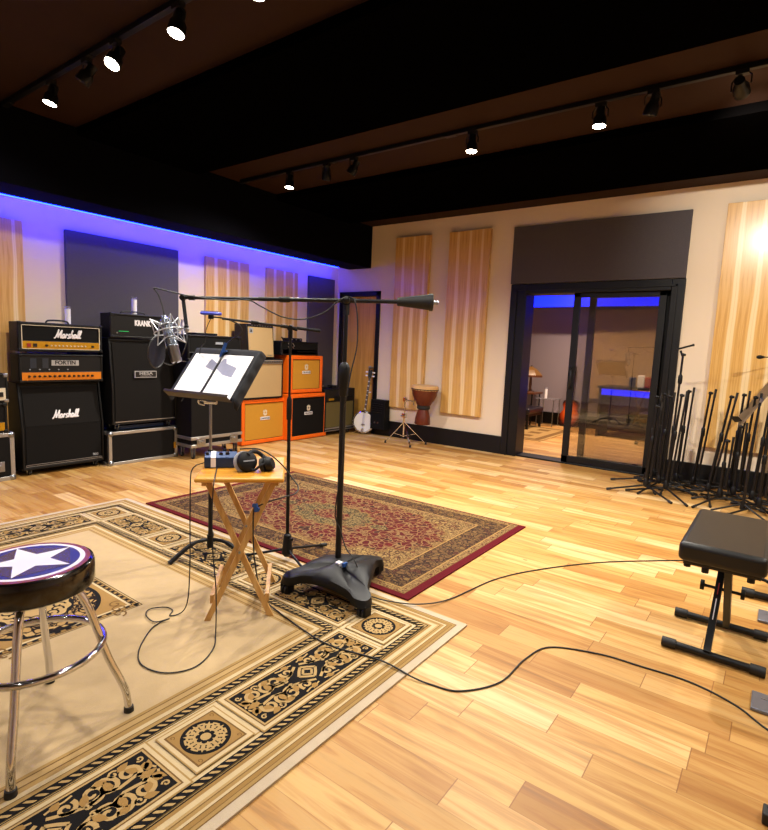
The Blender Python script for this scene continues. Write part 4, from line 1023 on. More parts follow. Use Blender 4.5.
for i in range(4):
    a_ = i*PI/2+.4
    for sg in (-1, 1):
        o0 = TMi @ Vector((.074*math.cos(a_), .074*math.sin(a_), zm+sg*.068)); 
        cage.tube([TMi @ Vector((.066*math.cos(a_+.35), .066*math.sin(a_+.35), zm)), o0, TMi @ Vector((.066*math.cos(a_-.35), .066*math.sin(a_-.35), zm))], .0028, 6)
        cage.tube([o0, TMi @ Vector((.032*math.cos(a_+.5), .032*math.sin(a_+.5), zm+sg*.035)), TMi @ Vector((.032*math.cos(a_-.5), .032*math.sin(a_-.5), zm+sg*.035)), o0], .0024, 6)
cage.build('wire_cage', 'wire', SM, world=True)
for sg in (-1, 1): MB().tube(ringpts(zm+sg*.035, .033), .0024, 6, closed=True).build('grip_ring', 'wire', SM, world=True)
q0 = TMi @ Vector((0, 0, zm)); MB().cyl(q0.lerp(dr, .42), dr, .006).ball(dr-Vector((0, 0, .012)), .014, 12).cyl(dr+Vector((0, 0, -.03)), dr+Vector((0, 0, .01)), .009).build('mount_arm', 'steel', SM, world=True)
PF = thing('pop_filter', 'round navy pop filter in front of the studio microphone', 'pop filter', tuple(at(157, 352, KM-.05)))
pc = at(157, 352, KM-.04); nrm = (rt*.98-fw*.12+up*-.12).normalized(); TP = Matrix.Translation(pc) @ nrm.to_track_quat('Z', 'Y').to_matrix().to_4x4()
MB().tube([TP @ Vector((.078*math.cos(2*PI*i/36), .078*math.sin(2*PI*i/36), 0)) for i in range(36)], .0035, 6, closed=True).build('hoop', 'black', PF, world=True)
MB().lathe([(0, -.0015), (.077, -.0015), (.077, .0015), (0, .0015)], TP, 36).build('mesh_screen', 'navy', PF, world=True)
MB().tube(smooth_path([tuple(at(164, 363, KM-.04)), tuple(at(172, 365, KM-.02)), tuple(at(180, 358, KM)), tuple(at(186, 345, KM)), tuple(dr-Vector((0, 0, .02)))]), .0035, 6).build('gooseneck', 'black', PF, world=True)
def cable(name, label, pts, r_=.0032, m_='rubber', cat='cable', n=8):
    o_ = MB().tube(smooth_path(pts, n), r_, 8).build(name, m_); return tag(o_, label, cat)
mic_c = [mt+Vector((0, 0, .012)), at(162, 305, KM), at(158, 294, KM), at(154, 288.5, KM), at(160, 289, KM), at(172, 292, KB-.02), at(190, 296, KB-.025), at(225, 300, KB-.02), at(248, 300, KB-.02), at(262, 307, KB-.02), at(283, 317, KB-.02), at(305, 319, KB-.02), at(325, 312, KB-.02), at(340, 300, KB-.045),
         at(352, 298, KB-.04), at(357, 312, KB-.03), at(357, 345, KB-.02), at(351, 372, KB-.02), at(346, 400, KB-.02)]
pb = [C0.lerp(cl, f)+Vector((.016, -.012, 0)) for f in (.62, .45, .30)]
mic_c += [pb[0], pb[1], C0+Vector((-.018, -.015, .42)), C0+Vector((.02, -.015, .33)), C0+Vector((.07, -.02, .24)), C0+Vector((.13, -.02, .19)), C0+Vector((.19, -.03, .10)), Vector((-1.62, 2.12, .02)), Vector((-1.60, 2.14, .0215)), Vector((-1.50, 2.16, .0215)), Vector((-1.367, 2.24, .019)),
          Vector((-1.289, 2.422, .006)), Vector((-1.217, 2.818, .004)), Vector((-1.071, 3.142, .004)), Vector((-.818, 3.518, .004)), Vector((-.52, 3.83, .004)), Vector((-.306, 4.03, .004)), Vector((-.1, 4.2, .004))]
cable('microphone_cable', 'black microphone cable draped on the weighted boom, running to the keyboard bench', mic_c, .0035)

# ------------------------------------------------------------------ slim boom stand
S2 = thing('boom_stand', 'slim black boom stand on tripod between the folding table and the wheeled stand', 'microphone stand', (-2.285, 2.20, .009))
c2 = Vector((-2.285, 2.20, .01)); K2 = (c2+Vector((0, 0, 1.39))-CAM).dot(fw); t2 = at(290.5, 328, K2)
MB().cyl(c2+Vector((0, 0, .03)), c2.lerp(t2, .70), .0105).build('lower_tube', 'metal_black', S2, world=True)
MB().cyl(c2.lerp(t2, .68), t2, .007).build('upper_tube', 'metal_black', S2, world=True)
m_ = c2.lerp(t2, .68); MB().lathe([(.010, -.09), (.0155, -.08), (.0155, .03), (.009, .05)], Matrix.Translation(m_), 16).build('height_clutch', 'plastic', S2, world=True)
MB().lathe([(.012, .14), (.022, .13), (.030, .05), (.034, .02), (.02, .0), (0, 0)], Matrix.Translation(c2+Vector((0, 0, .03))), 20).cyl(c2+Vector((.02, 0, .14)), c2+Vector((.05, -.01, .145)), .008).build('tripod_hub', 'plastic', S2, world=True)
for f in ((-2.52, 2.06), (-2.285, 2.53), (-2.03, 2.12)):
    f = Vector((*f, .018)); lg = MB().cyl(c2+Vector((0, 0, .075)), f, .0075).build('leg', 'metal_black', S2, world=True)
    d_ = (f-c2-Vector((0, 0, .075))).normalized(); MB().cyl(f-d_*.04, f+d_*.015, .0115).build('rubber_foot', 'rubber', lg, world=True)
b0, b1 = at(222, 318.5, K2-.15), at(320, 331, K2+.05)
MB().cyl(b0, b1, .0065).cyl(b0.lerp(b1, .75), b1, .009).build('boom_arm', 'metal_black', S2, world=True)
MB().cyl(t2-vd*.025, t2+vd*.025, .017).cyl(t2-Vector((0, 0, .06)), t2, .013).cyl(t2+rt*.0, t2+rt*.04+Vector((0, 0, -.01)), .009).build('boom_clutch', 'plastic', S2, world=True)
for f in (.32, .62): MB().cyl(b0.lerp(b1, f)-(b1-b0).normalized()*.02, b0.lerp(b1, f)+(b1-b0).normalized()*.02, .010).build('arm_collar', 'plastic', S2, world=True)

# ------------------------------------------------------------------ music stand, sheets, clip lamp
MS = thing('music_stand', 'black music stand draped with dark fabric, holding two white sheets', 'music stand', (-2.69, 1.95, .009))
c3 = Vector((-2.69, 1.95, .009)); tp = Vector((-2.69, 1.95, .97))
MB().cyl(c3+Vector((0, 0, .05)), Vector((-2.69, 1.95, .62)), .0125).build('lower_tube', 'metal_black', MS, world=True)
MB().cyl((-2.69, 1.95, .60), (-2.69, 1.95, .96), .0085).build('upper_tube', 'steel', MS, world=True)
MB().cyl((-2.69, 1.95, .60), (-2.69, 1.95, .66), .016).build('height_clutch', 'plastic', MS, world=True)
MB().cyl((-2.72, 1.93, .945), (-2.66, 1.97, .945), .014).tube(smooth_path([(-2.70, 1.93, .95), (-2.73, 1.90, .955), (-2.745, 1.91, .935), (-2.72, 1.93, .925)]), .005).build('tilt_bracket', 'chrome', MS, world=True)
MB().cyl(c3+Vector((0, 0, .05)), c3+Vector((0, 0, .13)), .019).build('tripod_hub', 'plastic', MS, world=True)
for f in ((-2.728, 1.70), (-2.42, 2.03), (-2.95, 2.15)):
    f = Vector((*f, .02)); h_ = c3+Vector((0, 0, .10)); MB().tube(smooth_path([h_, h_.lerp(f, .45)+Vector((0, 0, .035)), f]), [.011]*8+[.014]*8+[.017], 8).build('leg', 'plastic', MS, world=True)
P_ = Vector((-2.698, 1.878, .969)); th = .899; ya = .139
E1 = Vector((math.cos(ya), math.sin(ya), 0)); NN = Vector((-math.sin(ya), math.cos(ya), 0)); E2 = Vector((0, 0, 1))*math.sin(th)+NN*math.cos(th); E3 = E1.cross(E2)
TD_ = Matrix(((E1.x, E2.x, E3.x, P_.x), (E1.y, E2.y, E3.y, P_.y), (E1.z, E2.z, E3.z, P_.z), (0, 0, 0, 1)))     # z local points toward the reader (down/front)
sgn = 1 if E3.dot(CAM-P_) > 0 else -1
DW, DH = .505, .355
MB().box(-DW/2, DW/2, 0, DH, -.004*sgn, -.0005*sgn, TD_).build('desk', 'metal_black', MS, world=True)
MB().box(-DW/2, DW/2, -.004, .0, min(0, .05*sgn), max(0, .05*sgn), TD_).box(-DW/2, DW/2, -.004, .012, .048*sgn, .052*sgn, TD_).build('lip', 'lip', MS, world=True)
# fabric drape over the back and right edge
mb = MB(); n1 = 14; 
g_ = []
for i in range(n1+1):
    row = []
    y = -.03+(DH+.05)*i/n1
    for (x, dz) in ((-DW/2-.012, -.05), (-DW/2-.014, -.004), (-DW/2+.03, .0015), (0, .0015), (DW/2-.03, .0015), (DW/2+.008, -.004), (DW/2+.010, -.025), (DW/2+.008, -.05), (DW/2+.002, -.062)):
        wob = .006*math.sin(i*1.9+x*20)
        zz2 = (dz-(.045*(i/n1) if dz < -.02 else 0)*(-.0) + (wob if dz < -.02 else 0))*1.0
        yy = min(max(y, .004 if abs(dz) < .01 else -.02), DH+.010)
        row.append(mb.bm.verts.new(TD_ @ Vector((x+(wob if dz < -.02 else 0), yy, zz2*sgn))))
    g_.append(row)
for i in range(n1):
    for k_ in range(8): mb._f([g_[i][k_], g_[i][k_+1], g_[i+1][k_+1], g_[i+1][k_]])
o_ = mb.build('fabric_drape', 'fabric_dark', MS, world=True, angle=80); md = o_.modifiers.new('thick', 'SOLIDIFY'); md.thickness = .004; md.offset = 0
MB().box(-DW/2, DW/2, DH-.04, DH+.012, min(-.055*sgn, -.004*sgn), max(-.055*sgn, -.004*sgn), TD_).build('rolled_fabric', 'fabric_dark', MS, world=True, bevel=.02, seg=3)
def sheet(x0, x1, lab, ink):
    t_ = thing('music_sheet', lab, 'paper', tuple(TD_ @ Vector(((x0+x1)/2, .02, .004*sgn))), 0)
    MB().box(x0, x1, .008, .318, min(.003*sgn, .0045*sgn), max(.003*sgn, .0045*sgn), TD_).build('page', 'paper', t_, world=True)
    MB().poly([(*p, .0051*sgn) for p in ink], TD_).build('printed_block', 'paperink', t_, world=True)
sheet(-.235, -.010, 'left white sheet on the music stand', [(-.095, .222), (-.012, .195), (-.012, .250), (-.078, .282)])
sheet(.004, .232, 'right white sheet on the music stand', [(.006, .212), (.075, .172), (.155, .158), (.155, .228), (.058, .255), (.040, .288), (.018, .288), (.006, .262)])
MB().box(-.010, .004, .0, DH-.01, min(.003*sgn, .010*sgn), max(.003*sgn, .010*sgn), TD_).build('centre_bar', 'black', MS, world=True)
CLp = thing('clip_lamp', 'clip-on gooseneck lamp with flat blue-topped head above the music stand', 'lamp', tuple(TD_ @ Vector((.0, DH, 0))))
top_ = TD_ @ Vector((.0, DH+.01, 0)); KL = (top_-CAM).dot(fw)
MB().bar(at(220.5, 357, KL-.02), at(226, 343, KL-.02), .022, .018).bar(at(222, 352, KL-.035), at(227, 351, KL-.035), .02, .008).build('clip', 'bluetape', CLp, world=True)
MB().tube(smooth_path([at(225, 345, KL-.02), at(233, 339, KL-.02), at(241, 332, KL-.05), at(240, 326, KL-.08), at(232, 321, KL-.1), at(222, 318, KL-.1), at(213, 317, KL-.1)]), .0045, 8).build('gooseneck', 'metal_black', CLp, world=True)
hd = at(211, 313, KL-.1); T_h = Matrix.Translation(hd) @ Matrix.Rotation(R(36), 4, 'Z')
MB().box(-.058, .058, -.03, .03, -.012, .008, T_h).build('lamp_head', 'lampblue', CLp, world=True, bevel=.010, seg=3)
MB().box(-.050, .050, -.025, .025, .0075, .0095, T_h).build('blue_cover', 'bluevinyl', CLp, world=True)
MB().cyl(hd+Vector((0, 0, -.035)), hd+Vector((0, 0, -.01)), .016).build('swivel', 'plastic', CLp, world=True)
cable('lamp_wire', 'thin black wire dropping from the clip lamp head behind the music stand', [hd+Vector((0, 0, -.03)), at(206, 330, KL-.08), at(205, 342, KL-.04), at(200, 350, KL+.05), at(197, 372, KL+.12), TD_ @ Vector((-.2, .0, -.06*sgn))], .0022, cat='cable')

# ------------------------------------------------------------------ folding table
TBc = Vector((-2.070, 1.695, 0)); HT = .70
FTb = thing('folding_table', 'small folding wooden tray table with crossed legs, carrying headphones', 'table', (TBc.x, TBc.y, .009), R(46))
# local x = width (across view), local y = depth away from the viewpoint
MB().box(-.195, .195, -.245, .245, HT-.030, HT-.009).build('table_top', 'pinetop', FTb, bevel=.008, seg=3)
MB().box(-.17, -.15, -.20, .20, HT-.055, HT-.030).box(.15, .17, -.20, .20, HT-.055, HT-.030).build('under_rail', 'pine', FTb, bevel=.002)
for sx, yy, nm in ((-1, -.185, 0), (1, -.185, 0), (-1, .185, 0), (1, .185, 0)):
    off = .011 if sx > 0 else -.011
    MB().bar((sx*.145, yy+off, .002), (-sx*.15, yy+off, HT-.035), .026, .018, Vector((0, 1, 0))).build('leg', 'pine', FTb, bevel=.002)
MB().bar((-.125, -.18, .10), (-.125, .18, .10), .018, .04).bar((.125, -.18, .10), (.125, .18, .10), .018, .04).build('cross_rail', 'pine', FTb)
for yy in (-.185, .185): MB().cyl((0, yy-.03, .335), (0, yy+.03, .335), .006, n=10).build('pivot_bolt', 'steel', FTb)
HTz = HT+.0005
LT = Matrix.Translation((TBc.x, TBc.y, HTz)) @ Matrix.Rotation(R(46), 4, 'Z')
hb = thing('headphone_mixer', 'dark blue metal box with switches and a strip of white tape on the folding table', 'audio box', tuple(LT @ Vector((-.112, .035, 0))), R(50))
MB().prism([(-.075, 0), (.075, 0), (.075, .045), (-.03, .072), (-.075, .05)], -.075, .075, Matrix(((0, 0, 1, 0), (1, 0, 0, 0), (0, 1, 0, 0), (0, 0, 0, 1)))).build('housing', 'bluebox', hb, bevel=.004)
MB().box(-.045, -.022, -.0765, -.0750, .004, .048).bar((-.034, -.076, .05), (-.034, -.03, .073), .022, .002).build('white_tape', 'white', hb)
for x in (-.062, .0, .03): MB().box(x-.008, x+.008, -.055, -.035, .058, .071).build('switch', 'black', hb)
for x in (.015, .045): MB().cyl((x, 0, .055), (x, 0, .078), .009, n=12).build('knob', 'black', hb)
hp = thing('headphones', 'black studio headphones with a pale ear pad lying on the folding table', 'headphones', tuple(LT @ Vector((.04, -.06, 0))))
KH = (LT @ Vector((.06, -.06, .05))-CAM).dot(fw)
hc = at(246, 462, KH-.04); nh = (-rt*.45-fw*.82+Vector((0, 0, .35))).normalized()
nv = (rt*.62-fw*.72+Vector((0, 0, .25))).normalized()
TH = Matrix.Translation(hc) @ nv.to_track_quat('Z', 'Y').to_matrix().to_4x4()
MB().lathe([(0, -.005), (.043, -.005), (.050, .008), (.046, .024), (.030, .031), (0, .033)], TH, 28).build('ear_cup', 'plastic', hp, world=True)
MB().lathe([(.030, -.026), (.048, -.026), (.056, -.016), (.053, -.004), (.040, -.004)], TH, 28).build('ear_pad', 'padgrey', hp, world=True)
MB().box(-.028, .028, -.003, .003, .0325, .0345, TH).build('printed_stripe', 'grey_led', hp, world=True)
h2 = at(269, 464, KH-.02); TH2 = Matrix.Translation(h2) @ (rt*.9+Vector((0, 0, .3))-fw*.1).normalized().to_track_quat('Z', 'Y').to_matrix().to_4x4()
MB().lathe([(0, .02), (.026, .02), (.034, .008), (.034, -.010), (.028, -.018), (0, -.018)], TH2, 24).build('ear_cup', 'plastic', hp, world=True)
MB().lathe([(.024, -.018), (.038, -.02), (.040, -.034), (.028, -.04), (.02, -.036)], TH2, 24).build('ear_pad', 'rubber', hp, world=True)
mb = MB()
for dz in (0,):
    pth = smooth_path([hc+nv*.02+Vector((0, 0, .03)), at(252, 451.5, KH-.02), at(258, 452.5, KH+.03), at(264, 457, KH+.04), h2+Vector((0, 0, .02))], 6)
    mb.tube(pth, .010, 8)
    pth2 = smooth_path([hc+nv*.02-Vector((0, 0, .03)), at(254, 470, KH-.06), at(260, 466, KH-.06), at(266, 463, KH-.04)], 6); mb.tube(pth2, .006, 8)
mb.build('headband', 'fabric_dark', hp, world=True)
TZ = HT+.004
def ft(x, y, z=.0215): return fl(x, y, z)
kE1 = (fl(197, 467, .704)-CAM).dot(fw); kE2 = (fl(214.5, 481, .700)-CAM).dot(fw)-.012
c_ = [fl(206, 462, .7045), fl(200, 464, .7045), at(196, 465.5, kE1), at(192, 470, kE1-.01), at(190.5, 480, kE1-.02), at(190, 520, kE1-.03), at(190, 560, kE1-.04), ft(188, 598, .10), ft(182, 612, .03), (-2.184, 1.363, .0215), (-2.22, 1.40, .0215), (-2.269, 1.391, .0245), (-2.304, 1.334, .0245), (-2.265, 1.292, .0245), (-2.177, 1.284, .0245), (-2.15, 1.34, .028), (-2.16, 1.30, .0215), (-2.131, 1.233, .0215), (-2.021, 1.12, .0215), (-1.915, 1.073, .0215), (-1.80, 1.101, .0215), (-1.747, 1.197, .0215), (-1.80, 1.32, .0215), (-1.89, 1.40, .04), at(216, 590, kE2), at(213, 555, kE2), at(212, 520, kE2), at(213, 492, kE2), at(214, 482, kE2), fl(215, 477, .7045), fl(217, 468, .7045)]
cable('table_cable', 'thin black cable hanging off the folding table and looping on the beige rug', c_, .0028)
d_ = [at(240, 449, KH+.05), at(258, 449, KH+.05), at(272, 456, KH+.06), at(284, 467, KH+.06), at(292, 478, KH+.06), at(298, 486, KH+.04), at(296, 493, KH+.0), at(284, 497, KH-.05), at(268, 502, KH-.10), at(257, 507, KH-.12), at(253.5, 512, KH-.13), at(253.5, 545, KH-.10), at(256, 570, KH-.08), ft(261, 594, .03), (-1.93, 1.74, .0215), (-1.652, 1.681, .0215), (-1.449, 1.659, .0215), (-1.217, 1.71, .0215), (-1.06, 1.715, .010), (-.98, 1.73, .004), (-.874, 1.767, .004), (-.778, 1.921, .004), (-.764, 2.144, .004), (-.714, 2.31, .004), (-.522, 2.40, .004), (-.362, 2.418, .004), (-.176, 2.43, .004), (-.017, 2.376, .004), (.088, 2.286, .004), (.3, 2.15, .004)]
cable('headphone_cable', 'long black headphone cable winding from the table across the wood floor', d_, .0035)
tq = at(256, 507.5, KH-.135); o = MB().box(-.022, .022, -.004, .004, -.008, .008, Matrix.Translation(tq) @ Matrix.Rotation(R(20), 4, 'Y')).box(-.01, .01, -.005, .005, -.02, .018, Matrix.Translation(tq) @ Matrix.Rotation(R(-15), 4, 'Y')).build('cable_tape', 'bluetape'); tag(o, 'piece of blue tape holding the headphone cable to a table leg', 'tape')

# ------------------------------------------------------------------ bar stool
BC = Vector((-1.838, .668, 0)); SR = .18; SH = .59
BSt = thing('bar_stool', 'low chrome bar stool with white star seat, left foreground on the beige rug', 'stool', (BC.x, BC.y, .009))
B0 = Matrix.Translation((BC.x, BC.y, 0))
MB().lathe([(0, SH-.085), (SR-.012, SH-.085), (SR-.002, SH-.078), (SR, SH-.07), (SR, SH-.016), (SR-.004, SH-.004), (SR-.012, SH), (0, SH)], B0, 64).build('seat_cushion', 'seatside', BSt, world=True)
MB().lathe([(0, SH+.0012), (SR-.013, SH+.0012), (SR-.013, SH)], B0, 64).build('outer_ring', 'red', BSt, world=True)
MB().lathe([(0, SH+.0018), (SR-.028, SH+.0018), (SR-.028, SH)], B0, 64).build('white_ring', 'star', BSt, world=True)
MB().lathe([(0, SH+.0024), (SR-.043, SH+.0024), (SR-.043, SH)], B0, 64).build('blue_disc', 'bluevinyl', BSt, world=True)
sa = R(31); rs_ = SR-.046; pts = []
for i in range(10):
    a_ = sa+i*PI/5; q_ = rs_ if i % 2 == 0 else rs_*.40; pts.append((BC.x+q_*math.cos(a_), BC.y+q_*math.sin(a_)))
MB().prism([(BC.x+rs_*math.cos(sa+i*PI*2/5), BC.y+rs_*math.sin(sa+i*PI*2/5)) for i in range(5)], SH+.0024, SH+.0031).build('dark_pentagon', 'bluedark', BSt, world=True)
mb = MB(); mb.m(0)
for i in range(10):
    mb.poly([(BC.x, BC.y, SH+.0037), (*pts[i], SH+.0037), (*pts[(i+1) % 10], SH+.0037)])
mb.build('star_emblem', 'star', BSt, world=True)
for ang in (60, -34, 150, 240):
    a_ = R(ang); u_ = Vector((math.cos(a_), math.sin(a_), 0))
    P0 = [BC+u_*.06+Vector((0, 0, SH-.095)), BC+u_*.12+Vector((0, 0, SH-.11)), BC+u_*.155+Vector((0, 0, SH-.17)), BC+u_*.185+Vector((0, 0, .32)), BC+u_*.215+Vector((0, 0, .22)), BC+u_*.262+Vector((0, 0, .10)), BC+u_*.272+Vector((0, 0, .02))]
    lg = MB().tube(smooth_path(P0, 6), .0125, 14).build('leg', 'chrome', BSt, world=True)
    MB().cyl(BC+u_*.273+Vector((0, 0, .0095)), BC+u_*.272+Vector((0, 0, .035)), .017, .0155).build('rubber_foot', 'rubber', lg, world=True)
MB().lathe([(0, SH-.10), (.12, SH-.10), (.12, SH-.086), (0, SH-.086)], B0, 32).build('swivel_plate', 'chrome', BSt, world=True)
MB().tube([BC+Vector((.20*math.cos(2*PI*i/48), .20*math.sin(2*PI*i/48), .298)) for i in range(48)], .0115, 12, closed=True).build('foot_ring', 'chrome', BSt, world=True)

# ------------------------------------------------------------------ keyboard bench and things at the right edge
KB_ = thing('keyboard_bench', 'black padded keyboard bench on crossed legs, right foreground', 'bench', (-.125, 2.87, 0))
MB().box(-.283, .032, 2.535, 3.215, .462, .545).build('padded_seat', 'leather', KB_, world=True, bevel=.022, seg=4)
MB().box(-.262, .012, 2.56, 3.19, .447, .463).build('seat_board', 'black', KB_, world=True)
for yb in (2.68, 3.052):
    q_ = MB().cyl((-.29, yb, .022), (.04, yb, .022), .0165, n=18).build('foot_bar', 'metal_black', KB_, world=True)
    for x in (-.295, .042): MB().cyl((x-.028, yb, .0225), (x+.028, yb, .0225), .022, n=16).build('end_cap', 'rubber', q_, world=True)
MB().bar((-.145, 2.68, .03), (-.135, 3.04, .447), .05, .028, Vector((1, 0, 0))).build('leg', 'metal_black', KB_, world=True)
MB().bar((-.098, 3.05, .03), (-.105, 2.70, .447), .05, .028, Vector((1, 0, 0))).build('leg', 'metal_black', KB_, world=True)
MB().cyl((-.20, 2.872, .262), (-.05, 2.872, .262), .007).build('pivot_bolt', 'black', KB_, world=True)
for x in (-.205, -.045): MB().cyl((x-.008, 2.872, .262), (x+.008, 2.872, .262), .024, n=12).build('pivot_knob', 'plastic', KB_, world=True)
for x, y in ((-.25, 2.60), (-.18, 2.57), (-.02, 2.58), (-.28, 3.12)): MB().cyl((x, y, .425), (x, y, .447), .014).build('board_bolt', 'plastic', KB_, world=True)
MB().box(-.1275, -.122, 2.74, 2.80, .085, .17).build('white_sticker', 'white', KB_, world=True) if False else None
def onleg(f0, f1, m_, nm):
    A_ = Vector((-.145, 2.68, .03)); B_ = Vector((-.135, 3.04, .447)); p0, p1 = A_.lerp(B_, f0)+Vector((0, -.0155, -.0)), A_.lerp(B_, f1)+Vector((0, -.0155, 0))
    MB().bar(p0, p1, .032, .004, Vector((1, 0, 0))).build(nm, m_, KB_, world=True)
onleg(.28, .46, 'white', 'white_sticker'); onleg(.50, .60, 'redlabel', 'red_sticker')
for i, (x, y0, y1, lb) in enumerate(((.022, 3.26, 3.41, 'grey metal floor plate at the right edge behind the bench legs'), (.030, 2.385, 2.52, 'grey metal floor plate at the right edge in front of the bench'))):
    q_ = thing('floor_plate', lb, 'metal plate', (x, (y0+y1)/2, 0)); MB().box(x, x+.22, y0, y1, .0005, .014).build('plate', 'floorplate', q_, world=True, bevel=.003); MB().box(x+.03, x+.22, (y0+y1)/2+.02, (y0+y1)/2+.024, .0135, .0155).build('plate_lip', 'steel', q_, world=True)
ks = thing('stand_foot_assembly', 'black tubular stand foot with hooked rod at the right edge behind the bench', 'stand', (.06, 3.60, 0))
MB().cyl((-.03, 3.585, .024), (.30, 3.59, .024), .019).build('foot_bar', 'metal_black', ks, world=True); MB().cyl((-.065, 3.585, .0255), (-.005, 3.585, .0255), .025, n=16).build('end_cap', 'rubber', ks, world=True)
MB().tube(smooth_path([(-.02, 3.60, .21), (-.055, 3.60, .20), (-.055, 3.60, .14), (-.03, 3.60, .115), (.04, 3.60, .11), (.09, 3.60, .07), (.1, 3.59, .03)]), .010, 8).build('hooked_rod', 'metal_black', ks, world=True)
dr_ = thing('wooden_shell', 'pale wooden curved shell with dark hoop cut by the right edge behind the bench', 'drum', (.15, 3.75, 0))
TQ = Matrix.Translation((.16, 3.78, .0)) @ Matrix.Rotation(R(18), 4, 'Y')
MB().lathe([(0, .05), (.10, .05), (.125, .09), (.135, .17), (.12, .25), (0, .25)], TQ, 32).build('shell', 'pinetop', dr_, world=True); MB().lathe([(.122, .24), (.135, .245), (.13, .262), (0, .262)], TQ, 32).build('hoop', 'black', dr_, world=True); MB().lathe([(0, 0), (.08, 0), (.10, .05), (0, .05)], Matrix.Translation((.16, 3.78, .0005)), 24).build('base', 'steel', dr_, world=True)
cf = thing('folded_stand', 'black rubber-footed stand leg in the bottom right corner', 'stand', (.11, 1.83, 0))
MB().box(.083, .20, 1.79, 1.84, .0005, .035).build('rubber_block', 'rubber', cf, world=True, bevel=.004); MB().bar((.105, 1.815, .03), (.25, 1.86, .32), .03, .02).build('leg', 'metal_black', cf, world=True)

# ------------------------------------------------------------------ folded microphone stands against the back wall
def tripod_stand(x, y, h, az, label, boom=None, fold=True, lean=(0, 0), legr=.34, knob=1, grp='black microphone stands gathered at the right'):
    t_ = thing('microphone_stand', label, 'microphone stand', (x, y, 0), 0, grp)
    legr = min(legr, max(.18, 6.47-y)); hub = Vector((x, y, .09)); top_ = Vector((x+lean[0], y+lean[1], h))
    midz = min(.62, h*.62); md_ = hub.lerp(top_, (midz-.09)/(h-.09))
    MB().cyl(hub+Vector((0, 0, .02)), md_, .015, n=12).build('lower_tube', 'metal_black', t_, world=True)
    MB().cyl(md_, top_, .0105, n=10).build('upper_tube', 'metal_black', t_, world=True)
    MB().lathe([(.012, -.05), (.018, -.04), (.018, .025), (.009, .04)], Matrix.Translation(md_), 14).build('height_clutch', 'plastic', t_, world=True)
    MB().lathe([(0, -.02), (.018, -.015), (.026, .0), (.024, .05), (.014, .07)], Matrix.Translation(hub), 16).cyl(hub+Vector((.02, 0, .04)), hub+Vector((.05, .0, .04)), .010, n=10).build('tripod_hub', 'plastic', t_, world=True)
    for k_ in range(3):
        a_ = R(az+120*k_); f = Vector((x+legr*math.cos(a_), y+legr*math.sin(a_), .014))
        lg = MB().cyl(hub, f, .009, n=8).build('leg', 'metal_black', t_, world=True)
        d1 = (f-hub).normalized(); MB().cyl(f-d1*.035, f+d1*.01, .012, n=10).build('rubber_foot', 'rubber', lg, world=True)
    MB().ball(top_, .018, 10).cyl(top_+Vector((-.016, 0, 0)), top_+Vector((.024, 0, 0)), .012, n=12).build('boom_clutch', 'plastic', t_, world=True)
    if boom:
        b0_, b1_ = [Vector(v) for v in boom]
        MB().cyl(b0_, b1_, .0095, n=8).build('boom_arm', 'metal_black', t_, world=True)
        MB().cyl(b0_, b0_.lerp(b1_, .10), .011, n=10).build('boom_grip', 'rubber', t_, world=True)
    return t_
FL = [  # x, y, h, azimuth, lean, label
 (-1.03, 6.02, .93, 175, (.02, 0), 'black folded stand against the right door post, leftmost of the cluster'),
 (-.97, 5.68, .86, 200, (.03, 0), 'black folded stand with feet reaching farthest left toward the glass door'),
 (-.80, 5.72, .98, 190, (.05, .0), 'black folded stand in front of the tall one beside the door post'),
 (-.78, 6.18, 1.00, 70, (.03, 0), 'black folded stand just right of the tall one, before the bare wall'),
 (-.62, 6.14, 1.0, 95, (.06, 0), 'black folded stand alone against bare wall, left of the leaning pair'),
 (-.47, 5.92, .99, 160, (.10, 0), 'black leaning folded stand at the left edge of the wide wooden panel'),
 (-.27, 5.95, .72, 205, (.0, 0), 'shortest black folded stand in front of the wide wooden panel'),
 (-.235, 6.14, .99, 100, (.04, 0), 'black folded stand behind the shortest one'),
 (-.12, 5.88, 1.0, 180, (.05, 0), 'black folded stand directly under the tilted music desk'),
 (-.02, 6.15, 1.0, 40, (.05, 0), 'black folded stand behind the tilted music desk pole'),
 (.03, 5.72, .97, 150, (.04, 0), 'black folded stand near the right edge, in front of its neighbours'),
 (.14, 6.05, 1.0, 90, (.03, 0), 'black folded stand cut by the right picture edge'),
 (-1.00, 6.24, .95, 150, (.02, 0), 'black folded stand tight against the wall beside the door post'),
 (-.32, 6.24, 1.0, 30, (.03, 0), 'black folded stand nearest the wall behind the shortest one'),
 (-.36, 5.75, .60, 120, (.01, 0), 'low black folded stand standing before the leaning one'),
 (.06, 6.28, .98, 60, (.03, 0), 'black folded stand nearest the wall at the right picture edge'),
 (-.90, 5.93, .95, 250, (.02, 0), 'black folded stand in the middle of the cluster at the door post'),
 (-.06, 5.62, .80, 230, (.0, 0), 'black folded stand just behind the bench seat corner, under the desk pole'),
]
for x, y, h, az, ln, lb in FL:
    dx = .045; tripod_stand(x, y, h, az, lb, ((x+ln[0]+dx, y+ln[1]-.02, h+.045), (x+dx*.9, y-.035, .17)), lean=ln)
tt = tripod_stand(-.84, 6.05, 1.36, 30, 'tallest black microphone stand with its arm tip tilted up beside the door post', ((-.73, 6.02, 1.46), (-.90, 6.06, 1.405)), lean=(.02, 0))
MB().cyl((-.82, 6.05, 1.34), (-.845, 6.05, 1.40), .010).lathe([(.012, -.05), (.02, -.035), (.02, .03), (.010, .05)], Matrix.Translation((-.822, 6.05, 1.12)), 14).build('upper_clutch', 'plastic', tt, world=True)
m2 = thing('music_stand', 'black music stand with tilted bare desk at the right picture edge', 'music stand', (-.17, 5.53, 0))
